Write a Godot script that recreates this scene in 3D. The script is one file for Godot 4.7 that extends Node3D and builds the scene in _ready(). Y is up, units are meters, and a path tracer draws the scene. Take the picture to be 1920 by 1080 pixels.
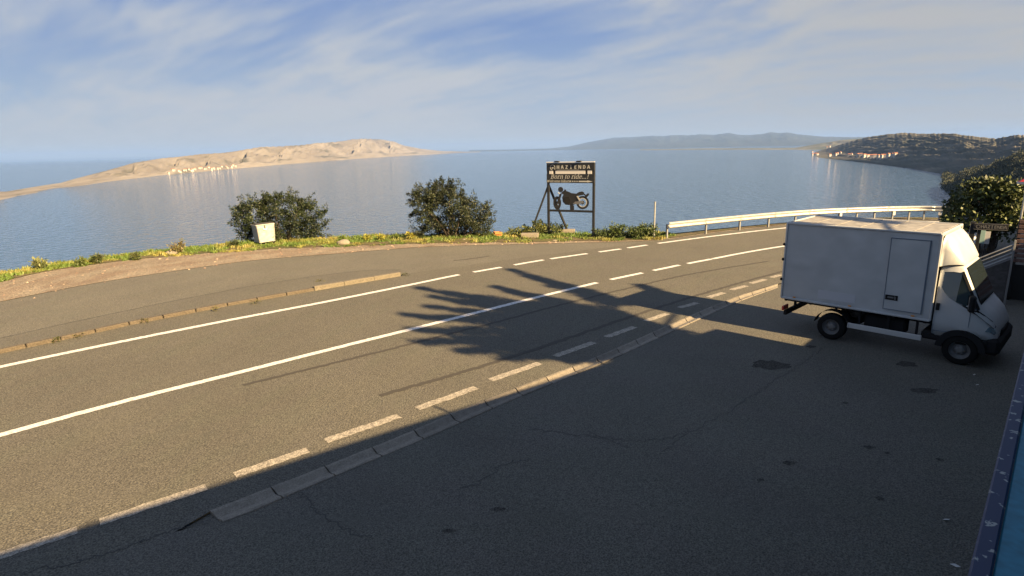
extends Node3D
# ------------------------------------------------------------------ camera constants
const F := 1100.0            # focal length in pixels of a 1920 x 1080 frame
const CH := 5.0              # camera height above the road
const SEA := -45.0           # sea level
var fw: Vector3
var rt: Vector3
var up: Vector3
var M := {}
var rng := RandomNumberGenerator.new()
var fn := FastNoiseLite.new()
var fn2 := FastNoiseLite.new()
var taken := {}
const SUN_H := Vector2(-0.74, -0.67)      # horizontal direction shadows fall (x, z)
const SUN_EL := 29.0
const E1 := Vector3(0.686, 0, -0.727)     # along the blue building's front
const EN := Vector3(0.727, 0, 0.686)      # into the building

# ------------------------------------------------------------------ helpers
func g(x: float, y: float, h := 0.0) -> Vector3:          # photo pixel -> point on the level h
	var d := fw * F + rt * (x - 960.0) - up * (y - 540.0)
	var t := (h - CH) / d.y
	return Vector3(0, CH, 0) + d * t
func ray(x: float, y: float) -> Vector3:
	return (fw * F + rt * (x - 960.0) - up * (y - 540.0)).normalized()
func along(x: float, y: float, dist: float) -> Vector3:   # the point at a horizontal distance
	var d := ray(x, y)
	return Vector3(0, CH, 0) + d * (dist / Vector2(d.x, d.z).length())
func fp(s: float, d: float, y: float) -> Vector3:         # building coordinates
	return E1 * s + EN * d + Vector3(0, y, 0)
func px(list: Array, h := 0.0) -> PackedVector3Array:
	var o := PackedVector3Array()
	for p in list: o.append(g(p[0], p[1], h))
	return o
func ext(l: PackedVector3Array, a: float, b: float) -> PackedVector3Array:
	var o := PackedVector3Array()
	var n := l.size()
	if a > 0: o.append(l[0] + (l[0] - l[1]).normalized() * a)
	o.append_array(l)
	if b > 0: o.append(l[n - 1] + (l[n - 1] - l[n - 2]).normalized() * b)
	return o
func resample(l: PackedVector3Array, n: int) -> PackedVector3Array:   # smooth, evenly spaced
	var c := Curve3D.new()
	c.bake_interval = 0.1
	for i in l.size():
		var a := l[maxi(i - 1, 0)]
		var b := l[mini(i + 1, l.size() - 1)]
		var t := (b - a).normalized()
		var di := (l[i] - a).length() / 3.0
		var dn := (b - l[i]).length() / 3.0
		c.add_point(l[i], -t * di, t * dn)
	var o := PackedVector3Array()
	var len := c.get_baked_length()
	for i in n: o.append(c.sample_baked(len * i / (n - 1)))
	return o
func length_of(l: PackedVector3Array) -> float:
	var s := 0.0
	for i in l.size() - 1: s += l[i].distance_to(l[i + 1])
	return s
func new_st(smooth := false) -> SurfaceTool:
	var st := SurfaceTool.new()
	st.begin(Mesh.PRIMITIVE_TRIANGLES)
	st.set_smooth_group(0 if smooth else -1)
	return st
func tri(st: SurfaceTool, a: Vector3, b: Vector3, c: Vector3) -> void:
	st.add_vertex(a); st.add_vertex(b); st.add_vertex(c)
func quad(st: SurfaceTool, a: Vector3, b: Vector3, c: Vector3, d: Vector3) -> void:
	tri(st, a, b, c); tri(st, a, c, d)
func frame(o: Vector3, x: Vector3, y := Vector3.UP) -> Transform3D:   # x forward, y about up, z to the right
	var xx := x.normalized()
	var zz := xx.cross(y).normalized()
	return Transform3D(Basis(xx, zz.cross(xx), zz), o)
func cbox(st: SurfaceTool, xf: Transform3D, s: Vector3, ch := 0.0) -> void:   # chamfered box, centred
	var h := s / 2.0
	if ch <= 0.0:
		var v := []
		for i in 8: v.append(xf * Vector3(h.x * (1 if i & 1 else -1), h.y * (1 if i & 2 else -1), h.z * (1 if i & 4 else -1)))
		for f in [[0, 2, 3, 1], [4, 5, 7, 6], [0, 1, 5, 4], [2, 6, 7, 3], [0, 4, 6, 2], [1, 3, 7, 5]]: quad(st, v[f[0]], v[f[1]], v[f[2]], v[f[3]])
		return
	var k := h - Vector3(ch, ch, ch)
	var P := func(i: int, ax: int) -> Vector3:
		var q := Vector3(k.x * (1 if i & 1 else -1), k.y * (1 if i & 2 else -1), k.z * (1 if i & 4 else -1))
		q[ax] = h[ax] * signf(q[ax])
		return xf * q
	for f in [[0, 2, 3, 1, 2], [4, 5, 7, 6, 2], [0, 1, 5, 4, 1], [2, 6, 7, 3, 1], [0, 4, 6, 2, 0], [1, 3, 7, 5, 0]]:
		quad(st, P.call(f[0], f[4]), P.call(f[1], f[4]), P.call(f[2], f[4]), P.call(f[3], f[4]))
	for e in [[0, 1, 1, 2], [2, 3, 1, 2], [4, 5, 1, 2], [6, 7, 1, 2], [0, 2, 0, 2], [1, 3, 0, 2], [4, 6, 0, 2], [5, 7, 0, 2], [0, 4, 0, 1], [1, 5, 0, 1], [2, 6, 0, 1], [3, 7, 0, 1]]:
		quad(st, P.call(e[0], e[2]), P.call(e[1], e[2]), P.call(e[1], e[3]), P.call(e[0], e[3]))
	for i in 8: tri(st, P.call(i, 0), P.call(i, 1), P.call(i, 2))
func tube(st: SurfaceTool, pts: PackedVector3Array, rad: Array, sides := 8) -> void:
	var rings := []
	for i in pts.size():
		var t := (pts[mini(i + 1, pts.size() - 1)] - pts[maxi(i - 1, 0)]).normalized()
		var a := t.cross(Vector3.UP if absf(t.y) < 0.9 else Vector3.RIGHT).normalized()
		var b := t.cross(a)
		var r: float = rad[mini(i, rad.size() - 1)]
		var ring := []
		for k in sides:
			var w := TAU * k / sides
			ring.append(pts[i] + (a * cos(w) + b * sin(w)) * r)
		rings.append(ring)
	for i in pts.size() - 1:
		for k in sides:
			var k2 := (k + 1) % sides
			quad(st, rings[i][k], rings[i][k2], rings[i + 1][k2], rings[i + 1][k])
	for e in [0, pts.size() - 1]:
		for k in range(1, sides - 1): tri(st, rings[e][0], rings[e][k], rings[e][k + 1])
func rod(st: SurfaceTool, a: Vector3, b: Vector3, r: float, sides := 8) -> void:
	tube(st, PackedVector3Array([a, b]), [r], sides)
func bar(st: SurfaceTool, a: Vector3, b: Vector3, w: float, h: float, ch := 0.004) -> void:   # squared bar from a to b
	var d := b - a
	var u := Vector3.UP if absf(d.normalized().y) < 0.95 else Vector3(0.3, 0, 1).normalized()
	cbox(st, frame((a + b) / 2.0, d, u), Vector3(d.length(), h, w), ch)
func prism(st: SurfaceTool, poly: PackedVector2Array, xf: Transform3D, depth: float) -> void:   # polygon in local x,y; depth along z, centred
	var idx := Geometry2D.triangulate_polygon(poly)
	for sgn in [-1.0, 1.0]:
		for i in range(0, idx.size(), 3):
			tri(st, xf * Vector3(poly[idx[i]].x, poly[idx[i]].y, sgn * depth / 2), xf * Vector3(poly[idx[i + 1]].x, poly[idx[i + 1]].y, sgn * depth / 2), xf * Vector3(poly[idx[i + 2]].x, poly[idx[i + 2]].y, sgn * depth / 2))
	for i in poly.size():
		var a := poly[i]
		var b := poly[(i + 1) % poly.size()]
		quad(st, xf * Vector3(a.x, a.y, -depth / 2), xf * Vector3(b.x, b.y, -depth / 2), xf * Vector3(b.x, b.y, depth / 2), xf * Vector3(a.x, a.y, depth / 2))
func ring_prism(st: SurfaceTool, xf: Transform3D, r0: Vector2, r1: Vector2, depth: float, n := 24, a0 := 0.0, a1 := TAU) -> void:   # flat ring, elliptic
	for i in n:
		var w := [lerpf(a0, a1, float(i) / n), lerpf(a0, a1, float(i + 1) / n)]
		var v := []
		for k in 2:
			for r in [r0, r1]:
				for z in [-depth / 2, depth / 2]: v.append(xf * Vector3(r.x * cos(w[k]), r.y * sin(w[k]), z))
		quad(st, v[0], v[2], v[6], v[4]); quad(st, v[1], v[3], v[7], v[5])
		quad(st, v[0], v[1], v[5], v[4]); quad(st, v[2], v[3], v[7], v[6])
func lathe(st: SurfaceTool, prof: Array, xf: Transform3D, n := 24) -> void:   # prof: [radius, z]; axis local z
	for i in n:
		var a := TAU * i / n
		var b := TAU * (i + 1) / n
		for k in prof.size() - 1:
			var p: Array = prof[k]
			var q: Array = prof[k + 1]
			quad(st, xf * Vector3(p[0] * cos(a), p[0] * sin(a), p[1]), xf * Vector3(p[0] * cos(b), p[0] * sin(b), p[1]), xf * Vector3(q[0] * cos(b), q[0] * sin(b), q[1]), xf * Vector3(q[0] * cos(a), q[0] * sin(a), q[1]))
func numbered(called: String) -> String:
	if not taken.has(called):
		taken[called] = 0
		return called
	taken[called] += 1
	return "%s_%03d" % [called, taken[called]]
func obj(called: String, st: SurfaceTool, m: Material, parent: Node = self) -> MeshInstance3D:
	st.generate_normals()
	return mesh_obj(called, st.commit(), m, parent)
func mesh_obj(called: String, mesh: Mesh, m: Material, parent: Node = self) -> MeshInstance3D:
	var o := MeshInstance3D.new()
	o.mesh = mesh
	o.material_override = m
	o.name = numbered(called) if parent == self else called
	parent.add_child(o, true)
	return o
func tag(o: Node, label: String, category: String, group := "") -> Node:
	o.set_meta("label", label); o.set_meta("category", category)
	if group != "": o.set_meta("group", group)
	return o
func struct(o: Node) -> Node:
	o.set_meta("kind", "structure")
	return o
func thing(called: String, label: String, category: String, at := Vector3.ZERO, group := "") -> Node3D:
	var o := Node3D.new()
	o.name = numbered(called)
	add_child(o)
	o.position = at
	tag(o, label, category, group)
	return o
func lin(r: float, gg: float, b: float) -> Color:
	return Color(r, gg, b).linear_to_srgb()
func mat(c: Color, rough := 0.8, metal := 0.0) -> StandardMaterial3D:   # c: linear base colour
	var m := StandardMaterial3D.new()
	m.albedo_color = c.linear_to_srgb()
	m.roughness = rough
	m.metallic = metal
	return m
func vmat(rough := 0.9) -> StandardMaterial3D:
	var m := StandardMaterial3D.new()
	m.vertex_color_use_as_albedo = true
	m.roughness = rough
	return m
func noise_img(freq: float, size: int, sd: int, kind := FastNoiseLite.TYPE_SIMPLEX_SMOOTH, oct := 3) -> Image:
	var n := FastNoiseLite.new()
	n.noise_type = kind
	n.frequency = freq
	n.seed = sd
	n.fractal_octaves = oct
	var im := n.get_seamless_image(size, size)
	im.convert(Image.FORMAT_RGB8)
	return im
func grain_tex(size: int, sd: int, lo: float, hi: float, f1: float, f2: float, warm := Color(1, 1, 1)) -> ImageTexture:
	var a := noise_img(f1, size, sd, FastNoiseLite.TYPE_VALUE, 2)
	var b := noise_img(f2, size, sd + 7)
	var o := Image.create(size, size, true, Image.FORMAT_RGB8)
	for y in size:
		for x in size:
			var v := clampf(lerpf(lo, hi, a.get_pixel(x, y).r * 0.72 + b.get_pixel(x, y).r * 0.28), 0, 1)
			o.set_pixel(x, y, Color(v, v, v) * warm)
	o.generate_mipmaps()
	return ImageTexture.create_from_image(o)
func bump_tex(freq: float, size: int, sd: int, strength: float, oct := 3) -> ImageTexture:
	var im := noise_img(freq, size, sd, FastNoiseLite.TYPE_SIMPLEX_SMOOTH, oct)
	im.bump_map_to_normal_map(strength)
	im.generate_mipmaps()
	return ImageTexture.create_from_image(im)
func triplanar(m: StandardMaterial3D, t: Texture2D, metres: float, nt: Texture2D = null, ns := 1.0) -> StandardMaterial3D:
	m.albedo_texture = t
	m.uv1_triplanar = true
	m.uv1_world_triplanar = true
	m.uv1_scale = Vector3.ONE / metres
	if nt:
		m.normal_enabled = true
		m.normal_texture = nt
		m.normal_scale = ns
	return m
# a sheet between two lines of equal count, coloured per vertex by a patchy noise
func sheet(called: String, a: PackedVector3Array, b: PackedVector3Array, nv: int, col: Color, spread: float, m: Material, lift := 0.0, parent: Node = self, col2 := Color(-1, 0, 0), ya := 0.0, yb := 0.0) -> MeshInstance3D:
	var st := new_st(true)
	for i in a.size():
		for j in nv + 1:
			var t := float(j) / nv
			var p := a[i].lerp(b[i], t) + Vector3(0, lift + lerpf(ya, yb, t), 0)
			var n := fn.get_noise_2d(p.x * 6.0, p.z * 6.0) * 0.65 + fn.get_noise_2d(p.x * 30.0 + 90, p.z * 30.0) * 0.34
			var c := col * (1.0 + spread * n)
			if col2.r >= 0:
				c = c.lerp(col2 * (1.0 + spread * n), clampf(0.5 + fn2.get_noise_2d(p.x * 14.0, p.z * 14.0) * 1.7, 0, 1))
			c.a = 1
			st.set_color(c)
			st.add_vertex(p)
	var w := nv + 1
	for i in a.size() - 1:
		for j in nv:
			for k in [i * w + j, i * w + j + 1, (i + 1) * w + j + 1, i * w + j, (i + 1) * w + j + 1, (i + 1) * w + j]: st.add_index(k)
	return obj(called, st, m, parent)
# thin marking that follows a line from one arclength to another
func stripe(called: String, l: PackedVector3Array, width: float, y: float, m: Material, parent: Node, ragged := 0.0) -> MeshInstance3D:
	var st := new_st(true)
	var L := []
	var R := []
	for i in l.size():
		var t := (l[mini(i + 1, l.size() - 1)] - l[maxi(i - 1, 0)])
		var s := Vector3(-t.z, 0, t.x).normalized() * width / 2.0
		var k := 1.0 + ragged * fn.get_noise_2d(l[i].x * 160.0, l[i].z * 160.0)
		L.append(l[i] + s * k + Vector3(0, y, 0))
		R.append(l[i] - s * (2.0 - k) + Vector3(0, y, 0))
	for i in l.size() - 1: quad(st, L[i], L[i + 1], R[i + 1], R[i])
	return obj(called, st, m, parent)
func part_line(l: PackedVector3Array, p: Vector3, q: Vector3, step := 0.4) -> PackedVector3Array:   # the piece of a smooth line nearest p .. q
	var ia := 0
	var ib := 0
	for i in l.size():
		if l[i].distance_squared_to(p) < l[ia].distance_squared_to(p): ia = i
		if l[i].distance_squared_to(q) < l[ib].distance_squared_to(q): ib = i
	var o := PackedVector3Array()
	for i in range(mini(ia, ib), maxi(ia, ib) + 1): o.append(l[i])
	return o
# leaves: flat two-triangle blades spread through clumps; clump = [centre, radii, count]
func leaf_mesh(clumps: Array, ln: float, wd: float, cols: Array, sd: int, droop := 0.0) -> ArrayMesh:
	var r := RandomNumberGenerator.new()
	r.seed = sd
	var V := PackedVector3Array()
	var N := PackedVector3Array()
	var C := PackedColorArray()
	for cl in clumps:
		var c0: Color = cols[r.randi() % cols.size()]
		for k in cl[2]:
			var d := Vector3(r.randfn(), r.randfn(), r.randfn()).normalized()
			var rr := pow(r.randf(), 0.45)
			var p: Vector3 = cl[0] + d * rr * cl[1]
			var dir := (d + Vector3(r.randfn(), r.randfn() + 0.3 - droop, r.randfn()) * 0.75).normalized()
			var side := dir.cross(Vector3(r.randfn(), r.randfn(), r.randfn())).normalized()
			var l := ln * r.randf_range(0.6, 1.35)
			var w := wd * r.randf_range(0.7, 1.3)
			var nn := dir.cross(side)
			var c := c0.lerp(cols[r.randi() % cols.size()], 0.4) * r.randf_range(0.75, 1.25)
			c.a = 1
			var a := p
			var b := p + dir * l * 0.5 + side * w * 0.5
			var e := p + dir * l
			var f := p + dir * l * 0.5 - side * w * 0.5
			for q in [a, b, e, a, e, f]:
				V.append(q); N.append(nn); C.append(c)
	var arr := []
	arr.resize(Mesh.ARRAY_MAX)
	arr[Mesh.ARRAY_VERTEX] = V
	arr[Mesh.ARRAY_NORMAL] = N
	arr[Mesh.ARRAY_COLOR] = C
	var m := ArrayMesh.new()
	m.add_surface_from_arrays(Mesh.PRIMITIVE_TRIANGLES, arr)
	return m
func text(s: String, size: float, depth: float, m: Material, xf: Transform3D, called: String, parent: Node, serif := false, italic := false, bold := true) -> MeshInstance3D:
	var t := TextMesh.new()
	var f := SystemFont.new()
	f.font_names = PackedStringArray(["Droid Serif" if serif else "Droid Sans"])
	f.font_italic = italic
	f.font_weight = 700 if bold else 400
	t.font = f
	t.text = s
	t.font_size = 64
	t.pixel_size = size / 64.0
	t.depth = depth
	var o := MeshInstance3D.new()
	o.mesh = t
	o.material_override = m
	o.name = called
	o.transform = xf
	parent.add_child(o, true)
	return o

# ------------------------------------------------------------------ sky
func gauss(az: float, el: float, a0: float, e0: float, sa: float, se: float) -> float:
	return exp(-pow((az - a0) / sa, 2) - pow((el - e0) / se, 2))
func make_sky() -> ImageTexture:
	var W := 2048
	var H := 1024
	var im := Image.create(W, H, false, Image.FORMAT_RGB8)
	im.fill(Color8(120, 130, 138))
	var n1 := FastNoiseLite.new()
	n1.seed = 11; n1.frequency = 1.0; n1.fractal_octaves = 5; n1.fractal_gain = 0.55
	n1.noise_type = FastNoiseLite.TYPE_SIMPLEX_SMOOTH
	var n2 := FastNoiseLite.new()
	n2.seed = 5; n2.frequency = 1.0; n2.fractal_octaves = 3
	n2.noise_type = FastNoiseLite.TYPE_SIMPLEX_SMOOTH
	var c0 := Vector3(196, 199, 202) / 255.0
	var c1 := Vector3(166, 186, 210) / 255.0
	var c2 := Vector3(126, 153, 202) / 255.0
	var c3 := Vector3(84, 112, 160) / 255.0
	for y in H / 2:
		var el := 90.0 - (y + 0.5) * 180.0 / H
		var dy := sin(deg_to_rad(el))
		var ch := cos(deg_to_rad(el))
		var base := c0.lerp(c1, smoothstep(0.0, 5.0, el)).lerp(c2, smoothstep(3.0, 13.0, el)).lerp(c3, smoothstep(14.0, 80.0, el))
		var proj := 1.0 / (dy + 0.16)
		for x in W:
			var az := wrapf((x + 0.5) * 360.0 / W, -180.0, 180.0)
			var ar := deg_to_rad(az)
			var qx := sin(ar) * ch * proj
			var qz := cos(ar) * ch * proj
			# wind from lower left to upper right of the view: long thin streaks
			var u := qx * 0.80 - qz * 0.6
			var v := qx * 0.6 + qz * 0.80
			var wv := n2.get_noise_2d(u * 0.55 + 3.0, v * 0.55) * 0.5
			var s := n1.get_noise_2d(u * 0.62 + wv, v * 2.1 + wv * 1.5)
			var fine := n1.get_noise_2d(u * 2.2 + 40.0 + wv * 2.0, v * 8.0)
			var big := n2.get_noise_2d(u * 0.3 + 9.0, v * 0.4 - 2.0)
			var bias := 0.02 + 0.30 * big
			if el < 40.0:
				bias += 0.62 * gauss(az, el, -19, 3.2, 17, 3.0) + 0.40 * gauss(az, el, -7, 6.6, 7, 1.6) + 0.55 * gauss(az, el, 38, 9.5, 22, 6.0) + 0.35 * gauss(az, el, 13, 5.4, 12, 1.6) + 0.25 * gauss(az, el, -26, 10.5, 12, 1.6)
				bias -= 0.55 * gauss(az, el, -44, 4.5, 9, 4.0) + 0.45 * gauss(az, el, 3, 9.5, 9, 2.6) + 0.30 * gauss(az, el, 14, 2.4, 14, 1.0)
			var cov := smoothstep(-0.55, 0.70, bias + s * 0.62 + fine * 0.26) * 0.94
			var cl := Vector3(198, 202, 208).lerp(Vector3(190, 190, 190), smoothstep(0.0, 35.0, az)) / 255.0
			var c := base.lerp(cl, cov)
			im.set_pixel(x, y, Color(c.x, c.y, c.z))
	return ImageTexture.create_from_image(im)

# ------------------------------------------------------------------ far land: columns between a shore line and a skyline
func land(called: String, shore: Array, sky: Array, push: float, cols: Array, relief: float, sd: int, n := 220, rows := 26, minh := 3.0, far := [], hollows := []) -> MeshInstance3D:
	var nz := FastNoiseLite.new()
	nz.seed = sd; nz.fractal_octaves = 5; nz.frequency = 1.0
	nz.noise_type = FastNoiseLite.TYPE_SIMPLEX_SMOOTH
	var rz := FastNoiseLite.new()
	rz.seed = sd + 3; rz.fractal_octaves = 3; rz.frequency = 1.0
	rz.fractal_type = FastNoiseLite.FRACTAL_RIDGED
	rz.noise_type = FastNoiseLite.TYPE_SIMPLEX_SMOOTH
	var st := new_st(true)
	var x0: float = shore[0][0]
	var x1: float = shore[shore.size() - 1][0]
	for i in n:
		var x := lerpf(x0, x1, float(i) / (n - 1))
		var S: Vector3
		S = along(x, at_px(shore, x), at_px(far, x)) if far.size() else g(x, at_px(shore, x), SEA)
		S.y = SEA - 1.0
		var dist := Vector2(S.x, S.z).length()
		var R := along(x, at_px(sky, x), dist * (1.0 + push))
		var hh := maxf(R.y - SEA, minh)
		for j in rows:
			var t := float(j) / (rows - 6)
			var prof := t if t <= 1.0 else 1.0 - (t - 1.0) * 3.4
			var tt := clampf(prof, -0.2, 1.0)
			prof = signf(tt) * pow(absf(tt), 0.75)
			var p := S.lerp(R, t)
			var k := 1.0 / (dist * 0.05 + 20.0)
			var rel := rz.get_noise_2d(p.x * k * 0.8, p.z * k * 0.8)
			var env := sin(clampf(t, 0, 1) * PI)
			p.y = SEA - 1.0 + hh * prof + hh * relief * (rel - 0.1) * env + hh * 0.03 * nz.get_noise_2d(x * 0.12, 7.0) * clampf(t, 0, 1)
			for q in hollows:     # side valleys with a steep wall on the right: [x from, x to, depth]
				var xx: float = x + nz.get_noise_2d(p.x * k * 1.5, p.z * k * 1.5 + 70.0) * 14.0 + t * q[3]
				var cut: float = smoothstep(q[0], q[1] - 8.0, xx) * (1.0 - smoothstep(q[1] - 8.0, q[1], xx))
				p.y -= hh * q[2] * cut * smoothstep(0.08, 0.3, t) * (1.0 - smoothstep(0.7, 0.98, t))
			if j == 0: p.y = SEA - 2.0
			var m1 := nz.get_noise_2d(p.x * k * 0.7 + 50.0, p.z * k * 0.7 + p.y * k * 2.0)
			var m2 := nz.get_noise_2d(p.x * k * 4.0, p.z * k * 4.0 + 30.0)
			var w := clampf(0.5 + m1 * 1.3 + m2 * 0.6 - rel * 0.25, 0, 1)
			var c: Color = cols[0].lerp(cols[1], w)
			if cols.size() > 2: c = c.lerp(cols[2], clampf(nz.get_noise_2d(p.x * k * 1.1 - 80.0, p.z * k * 1.1) * 3.0 - 0.6, 0, 1))
			c = c * (1.0 + 0.3 * m2)
			c.a = 1
			st.set_color(c)
			st.add_vertex(p)
	for i in n - 1:
		for j in rows - 1:
			for k in [i * rows + j, i * rows + j + 1, (i + 1) * rows + j + 1, i * rows + j, (i + 1) * rows + j + 1, (i + 1) * rows + j]: st.add_index(k)
	var o := obj(called, st, M.land)
	struct(o)
	return o
func on_land(shore: Array, sky: Array, push: float, x: float, y: float) -> Vector3:   # the point of such a land that a photo pixel shows
	var S := g(x, at_px(shore, x), SEA)
	var dist := Vector2(S.x, S.z).length()
	var R := along(x, at_px(sky, x), dist * (1.0 + push))
	for k in 200:
		var t := k / 200.0
		var p := S.lerp(R, t)
		p.y = SEA - 1.0 + maxf(R.y - SEA, 1.0) * pow(t, 0.75)
		var dd := p - Vector3(0, CH, 0)
		if 540.0 - F * dd.dot(up) / dd.dot(fw) <= y: return p
	return R
func at_px(l: Array, x: float) -> float:
	if x <= l[0][0]: return l[0][1]
	for i in l.size() - 1:
		if x <= l[i + 1][0]:
			var t: float = (x - l[i][0]) / (l[i + 1][0] - l[i][0])
			return lerpf(l[i][1], l[i + 1][1], t)
	return l[l.size() - 1][1]

func _ready() -> void:
	# ---- camera
	rng.seed = 4
	fn.seed = 3; fn.frequency = 0.05; fn.fractal_octaves = 4
	fn2.seed = 21; fn2.frequency = 0.05; fn2.fractal_octaves = 3
	var roll := deg_to_rad(1.3)
	var pitch := atan((540.0 - 280.0) * cos(roll) / F)
	fw = Vector3(0, -sin(pitch), -cos(pitch))
	var up0 := Vector3(0, cos(pitch), -sin(pitch))
	rt = Vector3.RIGHT * cos(roll) - up0 * sin(roll)
	up = up0 * cos(roll) + Vector3.RIGHT * sin(roll)
	var cam := Camera3D.new()
	cam.name = "camera"
	cam.transform = Transform3D(Basis(rt, up, -fw), Vector3(0, CH, 0))
	cam.fov = rad_to_deg(2.0 * atan(540.0 / F))
	cam.near = 0.05
	cam.far = 90000.0
	add_child(cam)
	# ---- sky, sun, exposure
	var env := Environment.new()
	var pan := PanoramaSkyMaterial.new()
	pan.panorama = make_sky()
	var sky := Sky.new()
	sky.sky_material = pan
	env.background_mode = Environment.BG_SKY
	env.sky = sky
	env.background_energy_multiplier = 0.245
	env.tonemap_mode = Environment.TONE_MAPPER_LINEAR
	env.tonemap_exposure = 4.0
	env.fog_enabled = true
	env.fog_mode = Environment.FOG_MODE_EXPONENTIAL
	env.fog_density = 0.00004
	env.fog_light_color = Color(0.52, 0.67, 0.93)
	env.sdfgi_enabled = true
	env.ssao_enabled = true
	env.ssil_enabled = true
	var we := WorldEnvironment.new()
	we.name = "world_environment"
	we.environment = env
	add_child(we)
	var sun := DirectionalLight3D.new()
	sun.name = "sun"
	sun.light_energy = 1.6
	sun.light_color = Color(1.0, 0.86, 0.64)
	sun.light_angular_distance = 0.6
	sun.shadow_enabled = true
	var e := deg_to_rad(SUN_EL)
	var d := Vector3(SUN_H.x * cos(e), -sin(e), SUN_H.y * cos(e))
	add_child(sun)
	sun.look_at_from_position(Vector3.ZERO, d, Vector3.UP)
	materials()
	setting()
	far_land()
	building()
	guardrail()
	sign_board()
	truck()
	waste_bin()
	vegetation()
	right_side()
	small_things()

func materials() -> void:
	var asph := grain_tex(1024, 3, 0.26, 1.40, 0.42, 0.16)
	var asphn := bump_tex(0.22, 512, 9, 5.0)
	M.asphalt = triplanar(vmat(0.9), asph, 5.5, asphn, 0.3)
	M.lot = triplanar(vmat(0.85), grain_tex(1024, 23, 0.26, 1.40, 0.42, 0.16), 5.0, asphn, 0.3)
	M.gravel = triplanar(vmat(0.95), grain_tex(512, 33, 0.45, 1.2, 0.12, 0.03), 2.0, bump_tex(0.12, 512, 19, 10.0), 1.2)
	M.soil = triplanar(vmat(0.95), grain_tex(256, 43, 0.5, 1.15, 0.15, 0.03), 1.5, asphn, 1.0)
	M.concrete = triplanar(mat(Color(0.27, 0.24, 0.198), 0.9), grain_tex(512, 51, 0.6, 1.1, 0.2, 0.012), 1.3, asphn, 0.4)
	M.concrete2 = triplanar(mat(Color(0.23, 0.205, 0.17), 0.9), grain_tex(512, 57, 0.55, 1.1, 0.2, 0.012), 1.1, asphn, 0.4)
	M.kerb = triplanar(mat(Color(0.13, 0.107, 0.08), 0.95), grain_tex(512, 61, 0.5, 1.15, 0.15, 0.015), 1.2, asphn, 0.6)
	M.kerb_pale = triplanar(mat(Color(0.195, 0.17, 0.13), 0.95), grain_tex(512, 67, 0.6, 1.1, 0.15, 0.012), 1.2, asphn, 0.5)
	M.paint = triplanar(mat(Color(0.72, 0.71, 0.71), 0.7), grain_tex(512, 71, 0.55, 1.2, 0.2, 0.02), 1.4)
	M.paint_worn = triplanar(mat(Color(0.40, 0.365, 0.31), 0.8), grain_tex(512, 77, 0.35, 1.25, 0.22, 0.02), 1.4)
	M.rubber_mark = mat(Color(0.040, 0.036, 0.030), 0.85)
	M.tar = mat(Color(0.02, 0.02, 0.02), 0.7)
	M.oil = triplanar(mat(Color(0.085, 0.081, 0.074), 1.0), grain_tex(256, 109, 0.4, 1.3, 0.2, 0.03), 0.8)
	M.oil.metallic_specular = 0.1
	M.land = vmat(0.95)
	M.leaf = vmat(0.6)
	M.leaf.backlight = Color(0.25, 0.3, 0.1)
	M.bark = triplanar(mat(Color(0.10, 0.075, 0.055), 0.9), grain_tex(128, 81, 0.4, 1.1, 0.1, 0.03), 0.5)
	M.galv = triplanar(mat(Color(0.40, 0.41, 0.41), 0.45, 0.35), grain_tex(256, 85, 0.75, 1.1, 0.06, 0.02), 0.8)
	M.post = mat(Color(0.22, 0.23, 0.24), 0.6, 0.4)
	M.black = mat(Color(0.012, 0.012, 0.013), 0.5)
	M.black_steel = triplanar(mat(Color(0.016, 0.017, 0.018), 0.45), grain_tex(128, 87, 0.5, 1.2, 0.1, 0.03), 0.6)
	M.letter = mat(Color(0.30, 0.30, 0.285), 0.6)
	M.white_board = mat(Color(0.46, 0.45, 0.44), 0.6)
	M.chrome = mat(Color(0.45, 0.45, 0.46), 0.25, 0.8)
	M.truck = triplanar(mat(Color(0.42, 0.435, 0.445), 0.45), grain_tex(512, 91, 0.86, 1.04, 0.02, 0.012), 2.5)
	M.truck.clearcoat_enabled = true
	M.truck.clearcoat = 0.3
	M.truck_roof = triplanar(mat(Color(0.31, 0.295, 0.27), 0.6), grain_tex(512, 93, 0.7, 1.08, 0.04, 0.01), 1.8)
	M.alu = mat(Color(0.50, 0.51, 0.52), 0.4, 0.5)
	M.seam = mat(Color(0.09, 0.12, 0.16), 0.7)
	M.rubber = mat(Color(0.012, 0.012, 0.012), 0.95)
	M.rubber.metallic_specular = 0.2
	M.plastic = mat(Color(0.016, 0.016, 0.017), 0.85)
	M.plastic.metallic_specular = 0.25
	M.glass = mat(Color(0.012, 0.018, 0.02), 0.06)
	M.glass.metallic_specular = 0.7
	M.clear = mat(Color(0.05, 0.08, 0.08), 0.04)
	M.clear.transparency = BaseMaterial3D.TRANSPARENCY_ALPHA
	M.clear.albedo_color.a = 0.35
	M.rim = mat(Color(0.14, 0.14, 0.14), 0.6, 0.4)
	M.patch = mat(Color(0.42, 0.43, 0.46), 0.6)
	M.amber = mat(Color(0.6, 0.22, 0.02), 0.3)
	M.red = mat(Color(0.45, 0.03, 0.025), 0.5)
	M.bin = triplanar(mat(Color(0.44, 0.425, 0.40), 0.5), grain_tex(256, 95, 0.7, 1.1, 0.05, 0.02), 1.2)
	M.bin_dark = mat(Color(0.05, 0.05, 0.055), 0.6)
	M.blue = triplanar(mat(Color(0.022, 0.175, 0.27), 0.6), grain_tex(256, 97, 0.8, 1.08, 0.08, 0.015), 0.5)
	M.stone = triplanar(mat(Color(0.28, 0.25, 0.20), 0.95), grain_tex(256, 99, 0.6, 1.1, 0.1, 0.02), 0.5)
	M.wood = triplanar(mat(Color(0.20, 0.115, 0.095), 0.8), grain_tex(256, 101, 0.5, 1.15, 0.1, 0.02), 0.6)
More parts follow.
